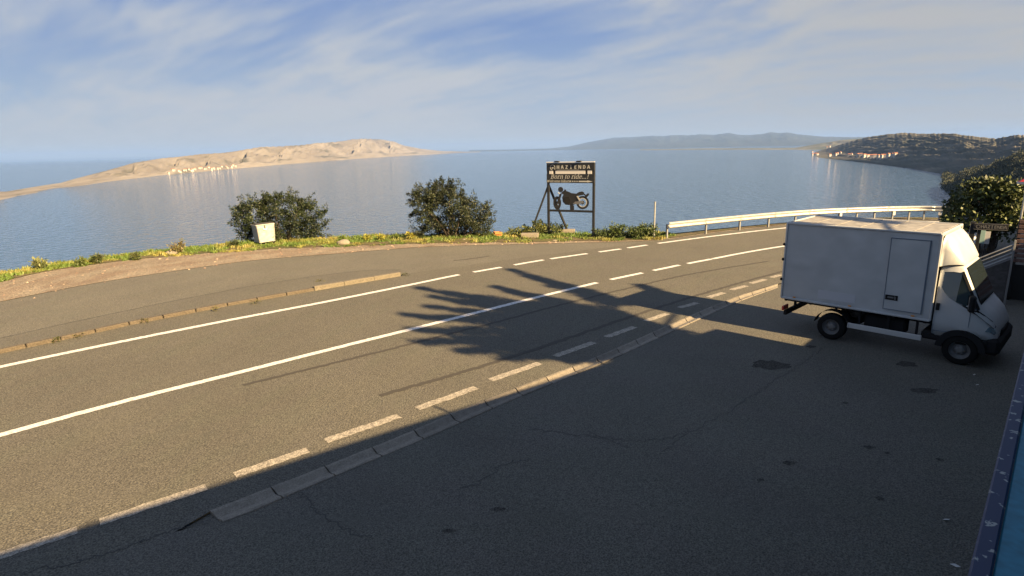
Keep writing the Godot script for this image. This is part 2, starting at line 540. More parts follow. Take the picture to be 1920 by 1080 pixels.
	M.house = mat(Color(0.36, 0.35, 0.335), 0.8)
	M.roof = mat(Color(0.30, 0.13, 0.08), 0.85)
	M.window = mat(Color(0.03, 0.035, 0.04), 0.2)
	M.wall_dark = triplanar(mat(Color(0.10, 0.10, 0.105), 0.9), grain_tex(256, 103, 0.6, 1.1, 0.1, 0.015), 1.4)
	# chipped dark blue paint: pale wood shows in small flakes
	var ci := Image.create(512, 512, true, Image.FORMAT_RGB8)
	var cn := noise_img(0.035, 512, 105, FastNoiseLite.TYPE_SIMPLEX_SMOOTH, 4)
	for y in 512:
		for x in 512:
			var v := cn.get_pixel(x, y).r
			var w := smoothstep(0.735, 0.765, v)
			ci.set_pixel(x, y, Color(0.05, 0.13, 0.28).lerp(Color(0.55, 0.56, 0.55), w))
	ci.generate_mipmaps()
	M.chipped = triplanar(mat(Color(1, 1, 1), 0.6), ImageTexture.create_from_image(ci), 1.1)
	# sea
	var s := StandardMaterial3D.new()
	s.albedo_color = lin(0.035, 0.075, 0.140)
	s.roughness = 0.07
	s.metallic_specular = 1.0
	s.normal_enabled = true
	s.normal_texture = bump_tex(0.030, 1024, 113, 16.0, 5)
	s.normal_scale = 0.38
	s.uv1_triplanar = true
	s.uv1_world_triplanar = true
	s.uv1_scale = Vector3(1.0 / 330.0, 1.0 / 200.0, 1.0 / 190.0)
	M.sea = s

# ------------------------------------------------------------------ near ground
var lines := {}
func setting() -> void:
	var N := 240
	var gl := px([[417, 980], [478, 957], [533, 933], [640, 888], [810, 817], [893, 780], [973, 745], [1060, 710], [1133, 680], [1200, 650], [1300, 604], [1390, 564], [1459, 539]])
	var gr := px([[392, 959], [452, 936], [507, 914], [563, 893], [640, 862], [757, 815], [843, 777], [947, 736], [1040, 700], [1093, 680], [1170, 647], [1255, 609], [1374, 559], [1459, 532]])
	lines.gl = resample(gl, 400)
	lines.gr = resample(gr, 400)
	var near_end := PackedVector3Array([Vector3(14.5, 0, -23.4), Vector3(20, 0, -25.6), Vector3(27, 0, -26.8), Vector3(36, 0, -26.2), Vector3(60, 0, -20)])
	var t0 := (gl[0] - gl[1]).normalized()
	var c0 := (gl[0] + gr[0]) / 2 + t0 * 0.12
	var a := PackedVector3Array([c0 + t0 * 60.0, c0 + t0 * 0.3, c0]); a.append_array(gl); a.append_array(near_end)
	var b := PackedVector3Array([c0 + t0 * 60.0, c0 + t0 * 0.3, c0]); b.append_array(gr); b.append_array(near_end)
	var mid := resample(a, N)
	var lotline := mid
	var roadnear := PackedVector3Array()
	var bb := resample(b, 2400)
	for i in N:      # the opposite point on the road side
		var t := mid[mini(i + 1, N - 1)] - mid[maxi(i - 1, 0)]
		var sdir := Vector3(t.z, 0, -t.x).normalized()
		var best := mid[i]
		var bd := 1e9
		for q in bb:
			var e := absf((q - mid[i]).dot(t.normalized()))
			if e < bd and (q - mid[i]).length() < 1.5: bd = e; best = q
		roadnear.append(best)
	# far side of the road
	var rf := px([[0, 663], [117, 638], [243, 610], [427, 574], [592, 544], [756, 514], [880, 497], [1000, 480], [1120, 466], [1233, 452], [1340, 438], [1472, 423], [1560, 417], [1640, 413.5], [1720, 412.5], [1800, 414]])
	var rfe := ext(rf, 60, 0)
	rfe.append_array(PackedVector3Array([rf[rf.size() - 1] + Vector3(10, 0, 2.5), rf[rf.size() - 1] + Vector3(30, 0, 12)]))
	var roadfar := resample(rfe, N)
	lines.roadfar = resample(rf, 500)
	var road := Node3D.new()
	road.name = "road"
	add_child(road)
	struct(road)
	sheet("asphalt_surface", roadnear, roadfar, 30, Color(0.124, 0.117, 0.096), 0.18, M.asphalt, 0.0, road)
	# car park in front of the building, and the ground behind it
	var back := PackedVector3Array()
	for i in N:
		var t := float(i) / (N - 1)
		back.append(fp(lerpf(-70, 70, t), lerpf(22, 22, t), 0))
	var lot := Node3D.new()
	lot.name = "car_park"
	add_child(lot)
	struct(lot)
	sheet("asphalt_surface", lotline, back, 40, Color(0.120, 0.114, 0.096), 0.22, M.lot, 0.0, lot)
	# under the gutter
	sheet("gutter_bed", lotline, roadnear, 1, Color(0.120, 0.114, 0.096), 0.1, M.lot, -0.034, lot)
	# lay-by beyond the road, gravel, verge
	var lay := ext(px([[0, 566], [90, 548], [180, 531], [330, 508], [470, 489], [640, 475], [800, 463], [960, 458.5], [1100, 455], [1233, 450.5], [1340, 436.5], [1472, 422], [1560, 416], [1640, 412.5], [1720, 411.5], [1800, 413]]), 60, 0)
	lay.append_array(PackedVector3Array([lay[lay.size() - 1] + Vector3(10, 0, 2.5), lay[lay.size() - 1] + Vector3(30, 0, 12)]))
	var layfar := resample(lay, N)
	var gra := ext(px([[0, 529], [90, 509], [180, 496], [270, 485], [470, 469.5], [650, 461.5], [840, 456], [1000, 454], [1100, 452], [1233, 449], [1340, 435], [1472, 421], [1560, 415], [1640, 411.5], [1720, 410.5], [1800, 412]]), 60, 0)
	gra.append_array(PackedVector3Array([gra[gra.size() - 1] + Vector3(10, 0, 2.5), gra[gra.size() - 1] + Vector3(30, 0, 12)]))
	var grafar := resample(gra, N)
	var ver := ext(px([[0, 516], [90, 500], [180, 488], [270, 476], [470, 457], [650, 447], [840, 442], [1000, 440], [1100, 441], [1233, 440], [1340, 430], [1472, 418], [1560, 412], [1640, 409], [1720, 408], [1800, 409.5]]), 60, 0)
	ver.append_array(PackedVector3Array([ver[ver.size() - 1] + Vector3(10, 0, 2.5), ver[ver.size() - 1] + Vector3(30, 0, 12)]))
	var verfar := resample(ver, N)
	lines.layfar = layfar
	lines.grafar = grafar
	lines.verfar = verfar
	struct(sheet("lay_by", roadfar, layfar, 24, Color(0.146, 0.139, 0.117), 0.18, M.asphalt, 0.0))
	struct(sheet("gravel_strip", layfar, grafar, 8, Color(0.385, 0.33, 0.26), 0.25, M.gravel, 0.012, self, Color(0.30, 0.228, 0.172)))
	struct(sheet("grass_verge", grafar, verfar, 8, Color(0.12, 0.12, 0.036), 0.4, M.soil, 0.03, self, Color(0.16, 0.12, 0.06)))
	# slope falling to the sea
	var st := new_st(true)
	var prof := [[-0.3, 0.02], [0.8, -0.7], [4, -4], [14, -14], [40, -38], [60, -52]]
	for i in N:
		var t := (verfar[mini(i + 1, N - 1)] - verfar[maxi(i - 1, 0)]).normalized()
		var out := Vector3(t.z, 0, -t.x)
		for k in prof.size():
			var p: Vector3 = verfar[i] + out * prof[k][0]
			p.y = prof[k][1] + (fn.get_noise_2d(p.x * 3, p.z * 3) * prof[k][0] * 0.1 if k > 1 else 0.0)
			var c := Color(0.12, 0.115, 0.05).lerp(Color(0.24, 0.21, 0.16), clampf(0.5 + fn2.get_noise_2d(p.x * 4, p.z * 4) * 2.0, 0, 1))
			c.a = 1
			st.set_color(c)
			st.add_vertex(p)
	var w := prof.size()
	for i in N - 1:
		for j in w - 1:
			for k in [i * w + j, i * w + j + 1, (i + 1) * w + j + 1, i * w + j, (i + 1) * w + j + 1, (i + 1) * w + j]: st.add_index(k)
	struct(obj("coastal_slope", st, M.soil))
	# the mountain foot behind the building
	st = new_st(true)
	for i in 60:
		for j in 14:
			var t := float(i) / 59
			var dd := 22.0 + pow(float(j) / 13, 1.6) * 300.0
			var p := fp(lerpf(-220, 240, t), dd, 0)
			p.y = -0.02 + (dd - 22.0) * 0.38 + fn.get_noise_2d(p.x, p.z) * (dd - 22.0) * 0.15
			var c := Color(0.10, 0.11, 0.05).lerp(Color(0.22, 0.20, 0.17), clampf(0.5 + fn2.get_noise_2d(p.x, p.z) * 2.0, 0, 1))
			c.a = 1
			st.set_color(c)
			st.add_vertex(p)
	for i in 59:
		for j in 13:
			for k in [i * 14 + j, i * 14 + j + 1, (i + 1) * 14 + j + 1, i * 14 + j, (i + 1) * 14 + j + 1, (i + 1) * 14 + j]: st.add_index(k)
	struct(obj("hillside", st, M.soil))
	# ---- sea
	st = new_st(true)
	var S := 30000.0
	quad(st, Vector3(-S, SEA, 2000), Vector3(-S, SEA, -S), Vector3(S, SEA, -S), Vector3(S, SEA, 2000))
	struct(obj("sea", st, M.sea))
	gutter()
	kerb(rf)
	markings(road, lot)

func gutter() -> void:
	var o := Node3D.new()
	o.name = "gutter"
	add_child(o)
	struct(o)
	var n := 22
	var A: PackedVector3Array = lines.gl
	var B: PackedVector3Array = lines.gr
	for k in n:
		var st := new_st()
		var ia := int(399.0 * k / n)
		var ib := int(399.0 * (k + 1) / n)
		var dy := rng.randf_range(-0.003, 0.004)
		var rows := []
		for q in [ia, (ia + ib) / 2, ib]:
			var a := A[q]
			var b := B[q]
			var t := (A[mini(q + 3, 399)] - A[maxi(q - 3, 0)]).normalized()
			if q == ia: a += t * 0.012; b += t * 0.012
			if q == ib: a -= t * 0.012; b -= t * 0.012
			var r := []
			for m in [[0.0, -0.08], [0.0, 0.004], [0.02, 0.012], [0.16, 0.012], [0.32, -0.012], [0.5, -0.028], [0.68, -0.012], [0.84, 0.012], [0.98, 0.012], [1.0, 0.004], [1.0, -0.08]]:
				r.append(a.lerp(b, m[0]) + Vector3(0, m[1] + dy, 0))
			rows.append(r)
		for q in 2:
			for m in 10: quad(st, rows[q][m], rows[q][m + 1], rows[q + 1][m + 1], rows[q + 1][m])
		for q in [0, 2]:
			for m in range(1, 10): tri(st, rows[q][0], rows[q][m], rows[q][m + 1])
		obj("channel_stone", st, M.concrete if rng.randf() < 0.6 else M.concrete2, o)

func kerb(rf: PackedVector3Array) -> void:
	var o := Node3D.new()
	o.name = "kerb"
	add_child(o)
	struct(o)
	var joints := [-75, -12, 50, 115, 180, 243, 307, 368, 427, 483, 538, 590]
	for k in joints.size() - 1:
		var a := kerb_pt(joints[k])
		var b := kerb_pt(joints[k + 1])
		var d := (b - a).normalized()
		var st := new_st()
		var hgt := 0.135 + rng.randf_range(-0.01, 0.005)
		cbox(st, frame((a + b) / 2 + Vector3(d.z, 0, -d.x) * rng.randf_range(0.08, 0.095) + Vector3(0, hgt / 2 - 0.04, 0), d), Vector3(a.distance_to(b) - 0.025, hgt + 0.02, 0.17), 0.018)
		obj("kerb_stone", st, M.kerb, o)
	# the pale, taller end blocks
	var e := [590, 646, 702, 752]
	for k in 3:
		var a := kerb_pt(e[k])
		var b := kerb_pt(e[k + 1])
		var d := (b - a).normalized()
		var st := new_st()
		cbox(st, frame((a + b) / 2 + Vector3(d.z, 0, -d.x) * 0.10 + Vector3(0, 0.055, 0), d), Vector3(a.distance_to(b) - 0.004, 0.21, 0.2), 0.02)
		var q := obj("kerb_stone", st, M.kerb_pale, o)
		q.set_meta("label", "pale taller concrete kerb block at the rounded end")
	# raised paved strip behind the kerb
	var A := PackedVector3Array()
	var B := PackedVector3Array()
	var seam := [[-75, 650], [0, 635], [120, 608], [300, 570], [470, 537], [600, 517], [690, 507], [752, 506.5]]
	for k in 60:
		var x := lerpf(-75, 752, k / 59.0)
		var a := kerb_pt(x)
		var t := (kerb_pt(x + 10) - a).normalized()
		A.append(a + Vector3(t.z, 0, -t.x) * 0.15)
		B.append(g(x, at_px(seam, x)))
	struct(sheet("pavement", A, B, 4, Color(0.135, 0.127, 0.105), 0.18, M.asphalt, 0.0, self, Color(-1, 0, 0), 0.085, 0.012))
	for k in 59: B[k] = B[k]
	stripe("seam_crack", resample(B, 120), 0.035, 0.017, M.tar, get_node("pavement"), 0.9)
func kerb_pt(x: float) -> Vector3:
	return g(x, at_px([[-75, 680], [0, 663], [117, 638], [243, 610], [427, 574], [592, 545], [756, 517], [780, 513]], x))

func markings(road: Node3D, lot: Node3D) -> void:
	var cen := resample(ext(px([[0, 816], [225, 754.5], [430, 703], [640, 650], [840, 600], [985, 563], [1120, 530], [1203, 512], [1275, 497], [1333, 486], [1400, 473], [1467, 462], [1560, 449], [1640, 439], [1711, 432], [1812, 426]]), 25, 0), 900)
	var node := func(s: String) -> Node3D:
		var q := Node3D.new()
		q.name = s
		road.add_child(q)
		return q
	var cl: Node3D = node.call("centre_line")
	for r in [[-400, 900, 1120, 530], [1143, 523.5, 1203, 511.5], [1225, 507, 1275, 497], [1290, 494, 1333, 486], [1336, 485.5, 1812, 426]]:
		stripe("painted_line", part_line(cen, cen[0] if r[0] < 0 else g(r[0], r[1]), g(r[2], r[3])), 0.21, 0.005, M.paint, cl, 0.22)
	var edge := resample(ext(px([[0, 688], [150, 656.5], [300, 626], [450, 596.5], [600, 568], [740, 540], [862, 515], [941, 501], [1019, 487.5], [1105, 475], [1163, 467], [1213, 459.5], [1233, 456.5], [1340, 442.5], [1472, 427.5], [1560, 420.5], [1619, 417.5], [1671, 415.5], [1779, 416], [1806, 417.5]]), 25, 0), 900)
	var el: Node3D = node.call("far_edge_line")
	for r in [[-400, 0, 862, 515], [888, 510, 941, 501], [965, 497, 1020, 487.5], [1033, 485.5, 1103, 475.5], [1122, 472.5, 1163, 467], [1178, 465, 1213, 459.5], [1233, 456.5, 1806, 417.5]]:
		stripe("painted_line", part_line(edge, edge[0] if r[0] < 0 else g(r[0], r[1]), g(r[2], r[3])), 0.23, 0.005, M.paint, el, 0.22)
	var dl: Node3D = node.call("near_edge_dashes")
	var dash := [[-60, 1062, 145, 994], [187, 979, 387, 913], [440, 891, 577, 844], [611, 827, 748, 780], [782, 766, 893, 727], [920, 713, 1012, 681], [1040, 668, 1113, 642], [1137, 632, 1190, 613], [1210, 602, 1252, 588], [1274, 577, 1308, 568], [1328, 557.5, 1357, 549], [1370, 543.5, 1400, 536], [1408, 531.5, 1435, 524], [1446, 520.5, 1464, 515.5]]
	for r in dash:
		var a := g(r[0], r[1])
		var b := g(r[2], r[3])
		var l := PackedVector3Array()
		for k in 17: l.append(a.lerp(b, k / 16.0))
		stripe("dash", l, 0.21, 0.005, M.paint_worn, dl, 0.35)
	# the give-way lines far down the road
	var ml: Node3D = node.call("junction_line")
	stripe("painted_line", resample(px([[1711, 433], [1763, 442]]), 12), 0.18, 0.009, M.paint, ml)
	# rubber on the road: two tyre tracks and a short one in the lay-by
	var sk: Node3D = node.call("skid_marks")
	stripe("skid_mark", resample(px([[455, 722], [560, 697], [690, 665], [820, 632], [930, 604], [1050, 572], [1180, 540], [1300, 513], [1440, 490]]), 160), 0.13, 0.004, M.rubber_mark, sk, 0.9)
	stripe("skid_mark", resample(px([[712, 742], [800, 717], [900, 688], [1000, 656], [1100, 622], [1200, 588], [1300, 556], [1400, 527], [1470, 508]]), 160), 0.15, 0.004, M.rubber_mark, sk, 0.9)
	stripe("skid_mark", resample(px([[850, 489], [885, 485], [919, 480]]), 24), 0.12, 0.005, M.rubber_mark, sk, 0.7)
	# cracks and stains in the car park
	for c in [[[1545, 650], [1500, 684], [1440, 722], [1380, 762], [1330, 790], [1285, 815], [1240, 850]], [[200, 1037], [260, 1015], [330, 994], [392, 976]], [[40, 1072], [120, 1058], [200, 1037]], [[990, 860], [940, 872], [900, 905], [860, 920]], [[990, 805], [1050, 812], [1120, 820], [1180, 840]], [[1285, 815], [1200, 828], [1100, 812]], [[560, 925], [640, 990], [700, 1010]]]:
		var l := resample(px(c), 90)
		for k in l.size(): l[k] += Vector3(fn.get_noise_2d(l[k].x * 90, l[k].z * 90), 0, fn.get_noise_2d(l[k].z * 90, l[k].x * 90 + 50)) * 0.12
		stripe("crack", l, 0.013, 0.004, M.tar, lot, 1.2)
	for s in [[1443, 684, 0.42, 0.30], [1700, 683, 0.22, 0.16], [1733, 732, 0.26, 0.12], [1480, 868, 0.10, 0.07], [1630, 839, 0.09, 0.06], [1664, 850, 0.05, 0.04], [1585, 756, 0.07, 0.04], [935, 955, 0.10, 0.05], [842, 995, 0.10, 0.04], [1650, 935, 0.06, 0.05], [1520, 650, 0.12, 0.1], [1762, 862, 0.05, 0.05], [1425, 900, 0.06, 0.04]]:
		var p := g(s[0], s[1])
		var st := new_st(true)
		var q := []
		for k in 28:
			var aa := TAU * k / 28
			var r := 1.0 + 0.5 * fn.get_noise_2d(cos(aa) * 22 + s[0], sin(aa) * 22 + s[1])
			q.append(p + Vector3(cos(aa) * s[2] * r, 0.004, sin(aa) * s[3] * r))
		for k in 28: tri(st, p + Vector3(0, 0.004, 0), q[k], q[(k + 1) % 28])
		obj("oil_stain", st, M.oil, lot)
	# scraps of litter
	for s in [[1826, 703], [1832, 722], [1790, 1062], [1775, 975]]:
		var p := g(s[0], s[1])
		var st := new_st()
		prism(st, PackedVector2Array([Vector2(-0.05, 0), Vector2(0.02, -0.015), Vector2(0.06, 0.01), Vector2(0.0, 0.03)]), Transform3D(Basis(Vector3.RIGHT, -PI / 2 + 0.3).rotated(Vector3.UP, s[0]), p + Vector3(0, 0.012, 0)), 0.004)
		tag(obj("paper_scrap", st, M.white_board), "tiny pale scrap of paper on the dark car park", "litter", "paper scraps on the car park")

# ------------------------------------------------------------------ far land
func far_land() -> void:
	var isl_shore := [[-120, 401], [0, 377], [100, 357], [200, 341], [300, 329], [420, 318], [560, 306], [680, 297], [780, 291], [850, 287.3], [900, 285.5]]
	var isl_sky := [[-120, 384], [0, 358], [45, 358.5], [66, 361], [85, 351], [130, 337], [165, 328], [200, 319], [250, 305], [300, 296.5], [340, 293], [380, 288], [410, 287], [435, 284], [465, 279], [490, 275], [520, 274.5], [560, 272], [600, 268], [640, 265], [660, 261], [690, 260], [720, 262], [738, 265.5], [758, 273], [790, 279], [830, 283.2], [850, 283.5], [880, 284.5], [900, 284]]
	land("island", isl_shore, isl_sky, 0.22, [Color(0.185, 0.171, 0.160), Color(0.130, 0.120, 0.113), Color(0.064, 0.065, 0.058)], 0.34, 31, 520, 44, 3.0, [], [[190, 262, 0.30, 10.0], [255, 330, 0.42, -14.0], [320, 392, 0.46, -10.0], [390, 452, 0.48, -26.0], [455, 520, 0.3, -30.0], [600, 672, 0.34, -6.0], [690, 742, 0.3, 8.0]])
	# distant blue ridge and low islands
	land("blue_mountains", [[880, 281.5], [1000, 281.2], [1100, 280.5], [1250, 280], [1700, 272]], [[880, 281], [940, 280.6], [990, 279.5], [1030, 278.2], [1067, 274.5], [1100, 267], [1150, 258], [1190, 256.5], [1223, 254.5], [1245, 255], [1262, 253], [1290, 253.5], [1313, 251.5], [1340, 252.5], [1367, 249], [1385, 252.5], [1405, 253], [1430, 251], [1445, 247.5], [1460, 249.5], [1475, 248], [1495, 251.5], [1540, 256], [1590, 257], [1625, 257], [1700, 258]], 0.35, [Color(0.018, 0.028, 0.026), Color(0.030, 0.038, 0.034)], 0.22, 41, 300, 26, 20.0, [[880, 20000], [1250, 15000], [1700, 12000]])
	land("coastal_foothills", [[1200, 283.5], [1340, 286], [1450, 290], [1550, 297], [1640, 303]], [[1200, 281.5], [1290, 281], [1340, 282], [1400, 279.5], [1450, 281], [1490, 277], [1530, 270], [1580, 262], [1640, 258]], 0.25, [Color(0.05, 0.065, 0.05), Color(0.12, 0.115, 0.09)], 0.3, 47, 200, 24, 6.0, [[1200, 8000], [1450, 5200], [1640, 4200]])
	var rh_shore := [[1490, 293.5], [1550, 297.5], [1640, 307.5], [1700, 315], [1770, 327], [1850, 346], [1990, 375]]
	var rh_sky := [[1490, 293.4], [1515, 289], [1550, 278], [1590, 266], [1622, 257], [1657, 252], [1692, 248.3], [1738, 250], [1787, 249], [1820, 254], [1868, 258.8], [1890, 254], [1909, 251], [1990, 256]]
	land("right_hills", rh_shore, rh_sky, 0.6, [Color(0.042, 0.048, 0.040), Color(0.082, 0.078, 0.064), Color(0.165, 0.145, 0.118)], 0.14, 53, 320, 80, 0.5)
	# wooded headland close by
	land("headland", [[1766, 333], [1790, 347], [1815, 372], [1870, 400], [1990, 430]], [[1766, 330.5], [1788, 322], [1820, 319], [1852, 315], [1870, 306], [1890, 299], [1905, 292], [1920, 289], [1990, 280]], 0.9, [Color(0.03, 0.036, 0.018), Color(0.055, 0.05, 0.03)], 0.2, 59, 120, 30, 2.0, [[1766, 760], [1815, 520], [1870, 420], [1990, 340]])
	# trees of the headland: nobody could count them
	var st_mesh := leaf_mesh([[Vector3(0, 1.2, 0), Vector3(2.2, 2.4, 2.2), 90], [Vector3(1.0, 0.6, 0.5), Vector3(1.8, 1.5, 1.8), 50]], 0.9, 0.6, [Color(0.032, 0.042, 0.016), Color(0.045, 0.05, 0.02), Color(0.025, 0.033, 0.014)], 8)
	var mm := MultiMesh.new()
	mm.transform_format = MultiMesh.TRANSFORM_3D
	mm.mesh = st_mesh
	var xs := []
	var r := RandomNumberGenerator.new()
	r.seed = 77
	var shore := [[1766, 333], [1790, 347], [1815, 372], [1870, 400], [1990, 430]]
	var skyl := [[1766, 330.5], [1788, 322], [1820, 319], [1852, 315], [1870, 306], [1890, 299], [1905, 292], [1920, 289], [1990, 280]]
	var farl := [[1766, 760], [1815, 520], [1870, 420], [1990, 340]]
	for k in 2200:
		var x := r.randf_range(1768, 1985)
		var S := along(x, at_px(shore, x), at_px(farl, x))
		S.y = SEA - 1.0
		var dist := Vector2(S.x, S.z).length()
		var R := along(x, at_px(skyl, x), dist * 1.9)
		var t := r.randf_range(0.06, 1.0)
		var p := S.lerp(R, t)
		p.y = SEA - 1.0 + maxf(R.y - SEA, 2.0) * pow(t, 0.75)
		var sc := r.randf_range(0.6, 1.5)
		xs.append(Transform3D(Basis(Vector3.UP, r.randf() * TAU).scaled(Vector3(sc, sc * r.randf_range(0.8, 1.5), sc)), p))
	mm.instance_count = xs.size()
	for k in xs.size(): mm.set_instance_transform(k, xs[k])
	var mi := MultiMeshInstance3D.new()
	mi.multimesh = mm
	mi.material_override = M.leaf
	mi.name = "woodland"
	add_child(mi)
	tag(mi, "dark wooded headland dropping to the sea behind the leafy tree", "woodland")
	mi.set_meta("kind", "stuff")
	# white houses by the far water
	var proto: Node3D = null
	for h in [[1524, 291.6, 9], [1528, 292.2, 11], [1533, 291.4, 8], [1556, 293.5, 8], [1567, 292.4, 9], [1571, 290.8, 8], [1575, 290.0, 9], [1592, 293.6, 8], [1596, 292.0, 7], [1609, 294.2, 9], [1613, 293.2, 8], [1620, 295.6, 9], [1627, 295.0, 7], [1634, 296.8, 9], [1640, 296.0, 8], [1647, 296.6, 8], [1653, 297.0, 9], [1659, 295.8, 8], [1665, 295.4, 9], [1672, 294.6, 8], [1678, 294.0, 8], [1551, 271.5, 8], [1523, 278, 8], [1556, 270.5, 7]]:
		proto = far_house(proto, on_land(rh_shore, rh_sky, 0.6, h[0], h[1]) , h[2] * 0.75, "small white house with tiled roof above the far shore under brown hills", "white houses on the far mainland shore")
	var pb: Node3D = null
	for k in 26:
		var x := 318.0 + k * 5.0 + r.randf_range(-2, 2)
		var y := at_px(isl_shore, x) - r.randf_range(1.2, 5.5)
		pb = far_house(pb, on_land(isl_shore, isl_sky, 0.22, x, y), r.randf_range(4, 6), "small white house of the village by the island's waterline", "white village houses on the island")
func far_house(proto: Node3D, at0: Vector3, size: float, label: String, group: String) -> Node3D:
	var at := at0 + Vector3(0, size * 0.5, 0)
	var o: Node3D
	if proto == null:
		o = thing("white_house", label, "house", at, group)
		var st := new_st()
		cbox(st, Transform3D(Basis(), Vector3(0, -0.2, 0)), Vector3(1.2, 1.6, 0.9))
		obj("wall", st, M.house, o)
		st = new_st()
		prism(st, PackedVector2Array([Vector2(-0.5, 0.6), Vector2(0.5, 0.6), Vector2(0, 0.92)]), Transform3D(Basis(Vector3.UP, PI / 2), Vector3.ZERO), 1.3)
		obj("roof", st, M.roof, o)
	else:
		o = proto.duplicate()
		o.name = numbered("white_house")
		add_child(o)
		o.position = at
	o.rotation.y = rng.randf_range(-0.8, 0.8)
	o.scale = Vector3.ONE * size
	return proto if proto else o
func hat(q: Vector3, ypix: float) -> float:     # height above ground point q whose image lies on photo row ypix
	var lo := -2.0
	var hi := 12.0
	for k in 40:
		var m := (lo + hi) / 2
		var dd := Vector3(q.x, m - CH, q.z)
		var y := 540.0 - F * dd.dot(up) / dd.dot(fw)
		if y > ypix: lo = m
		else: hi = m
	return lo

# ------------------------------------------------------------------ the blue building (mostly out of frame) and what shades the car park
func building() -> void:
	var b := thing("blue_building", "blue painted building front with chipped dark blue ledge beside the car park", "building", fp(0, 0.35, 0))
	var xf := frame(Vector3.ZERO, E1)
	var st := new_st()
	prism(st, PackedVector2Array([Vector2(-12, -0.1), Vector2(15.3, -0.1), Vector2(15.3, 3.82), Vector2(-12, 6.81)]), xf * Transform3D(Basis(), Vector3(0, 0, 4.0)), 8.0)
	obj("wall", st, M.blue, b)
	st = new_st()
	prism(st, PackedVector2Array([Vector2(-12.2, 6.84), Vector2(15.4, 3.815), Vector2(15.4, 3.90), Vector2(-12.2, 6.93)]), xf * Transform3D(Basis(), Vector3(0, 0, 4.0)), 7.9)
	obj("roof", st, M.roof, b)
	st = new_st()
	cbox(st, xf * Transform3D(Basis(), Vector3(4.0, 3.75, -0.175)), Vector3(16.0, 0.10, 0.35), 0.005)
	obj("ledge", st, M.blue, b)
	st = new_st()
	cbox(st, xf * Transform3D(Basis(), Vector3(4.0, 3.73, -0.376)), Vector3(16.0, 0.16, 0.05), 0.006)
	var tr := obj("ledge_board", st, M.chipped, b)
	tr.set_meta("label", "dark blue edge board with flaking paint")
	st = new_st()
	rod(st, xf * Vector3(7.05, 4.6, 0.25), xf * Vector3(7.05, 5.16, 0.25), 0.03)
	obj("vent_pipe", st, M.galv, b)
	st = new_st()
	cbox(st, xf * Transform3D(Basis(), Vector3(17.3, 1.3, 0.3)), Vector3(4.0, 2.8, 0.3), 0.02)
	obj("yard_wall", st, M.wall_dark, b)
	# annexe further along the front
	var an := thing("annexe_building", "low annexe standing back behind the slatted terrace", "building", fp(31.0, 7, 0))
	st = new_st()
	cbox(st, frame(Vector3(0, 2.3, 0), E1), Vector3(25.0, 4.8, 4.0), 0.02)
	obj("wall", st, M.wall_dark, an)
	st = new_st()
	cbox(st, frame(Vector3(0, 4.78, 0), E1), Vector3(25.5, 0.15, 4.6), 0.02)
	obj("roof", st, M.roof, an)
	# pine whose boughs throw the spiky shadow across the road
	var D := 5.0
	var base := fp(14.0, D, 0)
	var tree := thing("pine_tree", "tall pine behind the blue building, casting spiky shadow on the road", "tree", base)
	st = new_st(true)
	var L := func(s: float, h: float, dz: float) -> Vector3: return E1 * (s - 14.0) + EN * dz + Vector3(0, h, 0)
	tube(st, PackedVector3Array([L.call(14, -0.2, 0), L.call(14.1, 3, 0.1), L.call(14.0, 6, 0), L.call(14.2, 8.6, 0), L.call(14.6, 10, 0)]), [0.26, 0.22, 0.18, 0.12, 0.05], 10)
	obj("trunk", st, M.bark, tree)
	st = new_st(true)
	var clumps := []
	var r := RandomNumberGenerator.new()
	r.seed = 15
	# boughs: tip along the front, tip height, foot along, foot height, half width at the foot
	for q in [[18.35, 12.1, 16.3, 8.7, 0.42], [17.75, 11.3, 16.4, 8.5, 0.36], [19.0, 8.9, 17.8, 7.6, 0.22], [15.6, 11.2, 14.9, 8.3, 0.5], [13.75, 12.3, 14.1, 8.8, 0.62], [13.2, 11.5, 13.8, 8.6, 0.5], [11.1, 10.9, 13.2, 8.4, 0.55], [12.2, 11.0, 13.3, 8.3, 0.45], [10.2, 10.1, 12.8, 8.1, 0.40], [9.6, 9.5, 12.4, 7.9, 0.5], [9.8, 8.7, 12.3, 7.5, 0.42], [10.1, 8.05, 12.6, 7.1, 0.36], [10.9, 7.4, 13.0, 6.7, 0.34], [12.6, 9.6, 14.0, 7.8, 0.7], [14.6, 9.6, 14.2, 7.2, 0.6], [15.3, 8.2, 14.2, 6.6, 0.42], [12.6, 7.4, 14.0, 6.4, 0.6], [11.4, 8.9, 13.6, 7.4, 0.6]]:
		var dz := r.randf_range(-0.5, 0.5)
		var tip: Vector3 = L.call(q[0], q[1] + dz * 0.55, dz)
		var foot: Vector3 = L.call(q[2], q[3] + dz * 0.3, dz * 0.5)
		tube(st, PackedVector3Array([L.call(14.1, minf(q[3] - 0.6, 8.2), 0), foot, tip]), [0.07, 0.045, 0.012], 6)
		for k in 16:
			var t := k / 15.0
			var w: float = q[4] * (1.0 - 0.86 * t)
			clumps.append([foot.lerp(tip, t) + Vector3(r.randfn(), r.randfn(), r.randfn()) * w * 0.3, Vector3(w, w * 0.8, w), int(36 + 330 * w)])
	obj("boughs", st, M.bark, tree)
	mesh_obj("crown", leaf_mesh(clumps, 0.24, 0.09, [Color(0.04, 0.055, 0.02), Color(0.05, 0.07, 0.025)], 91), M.leaf, tree)

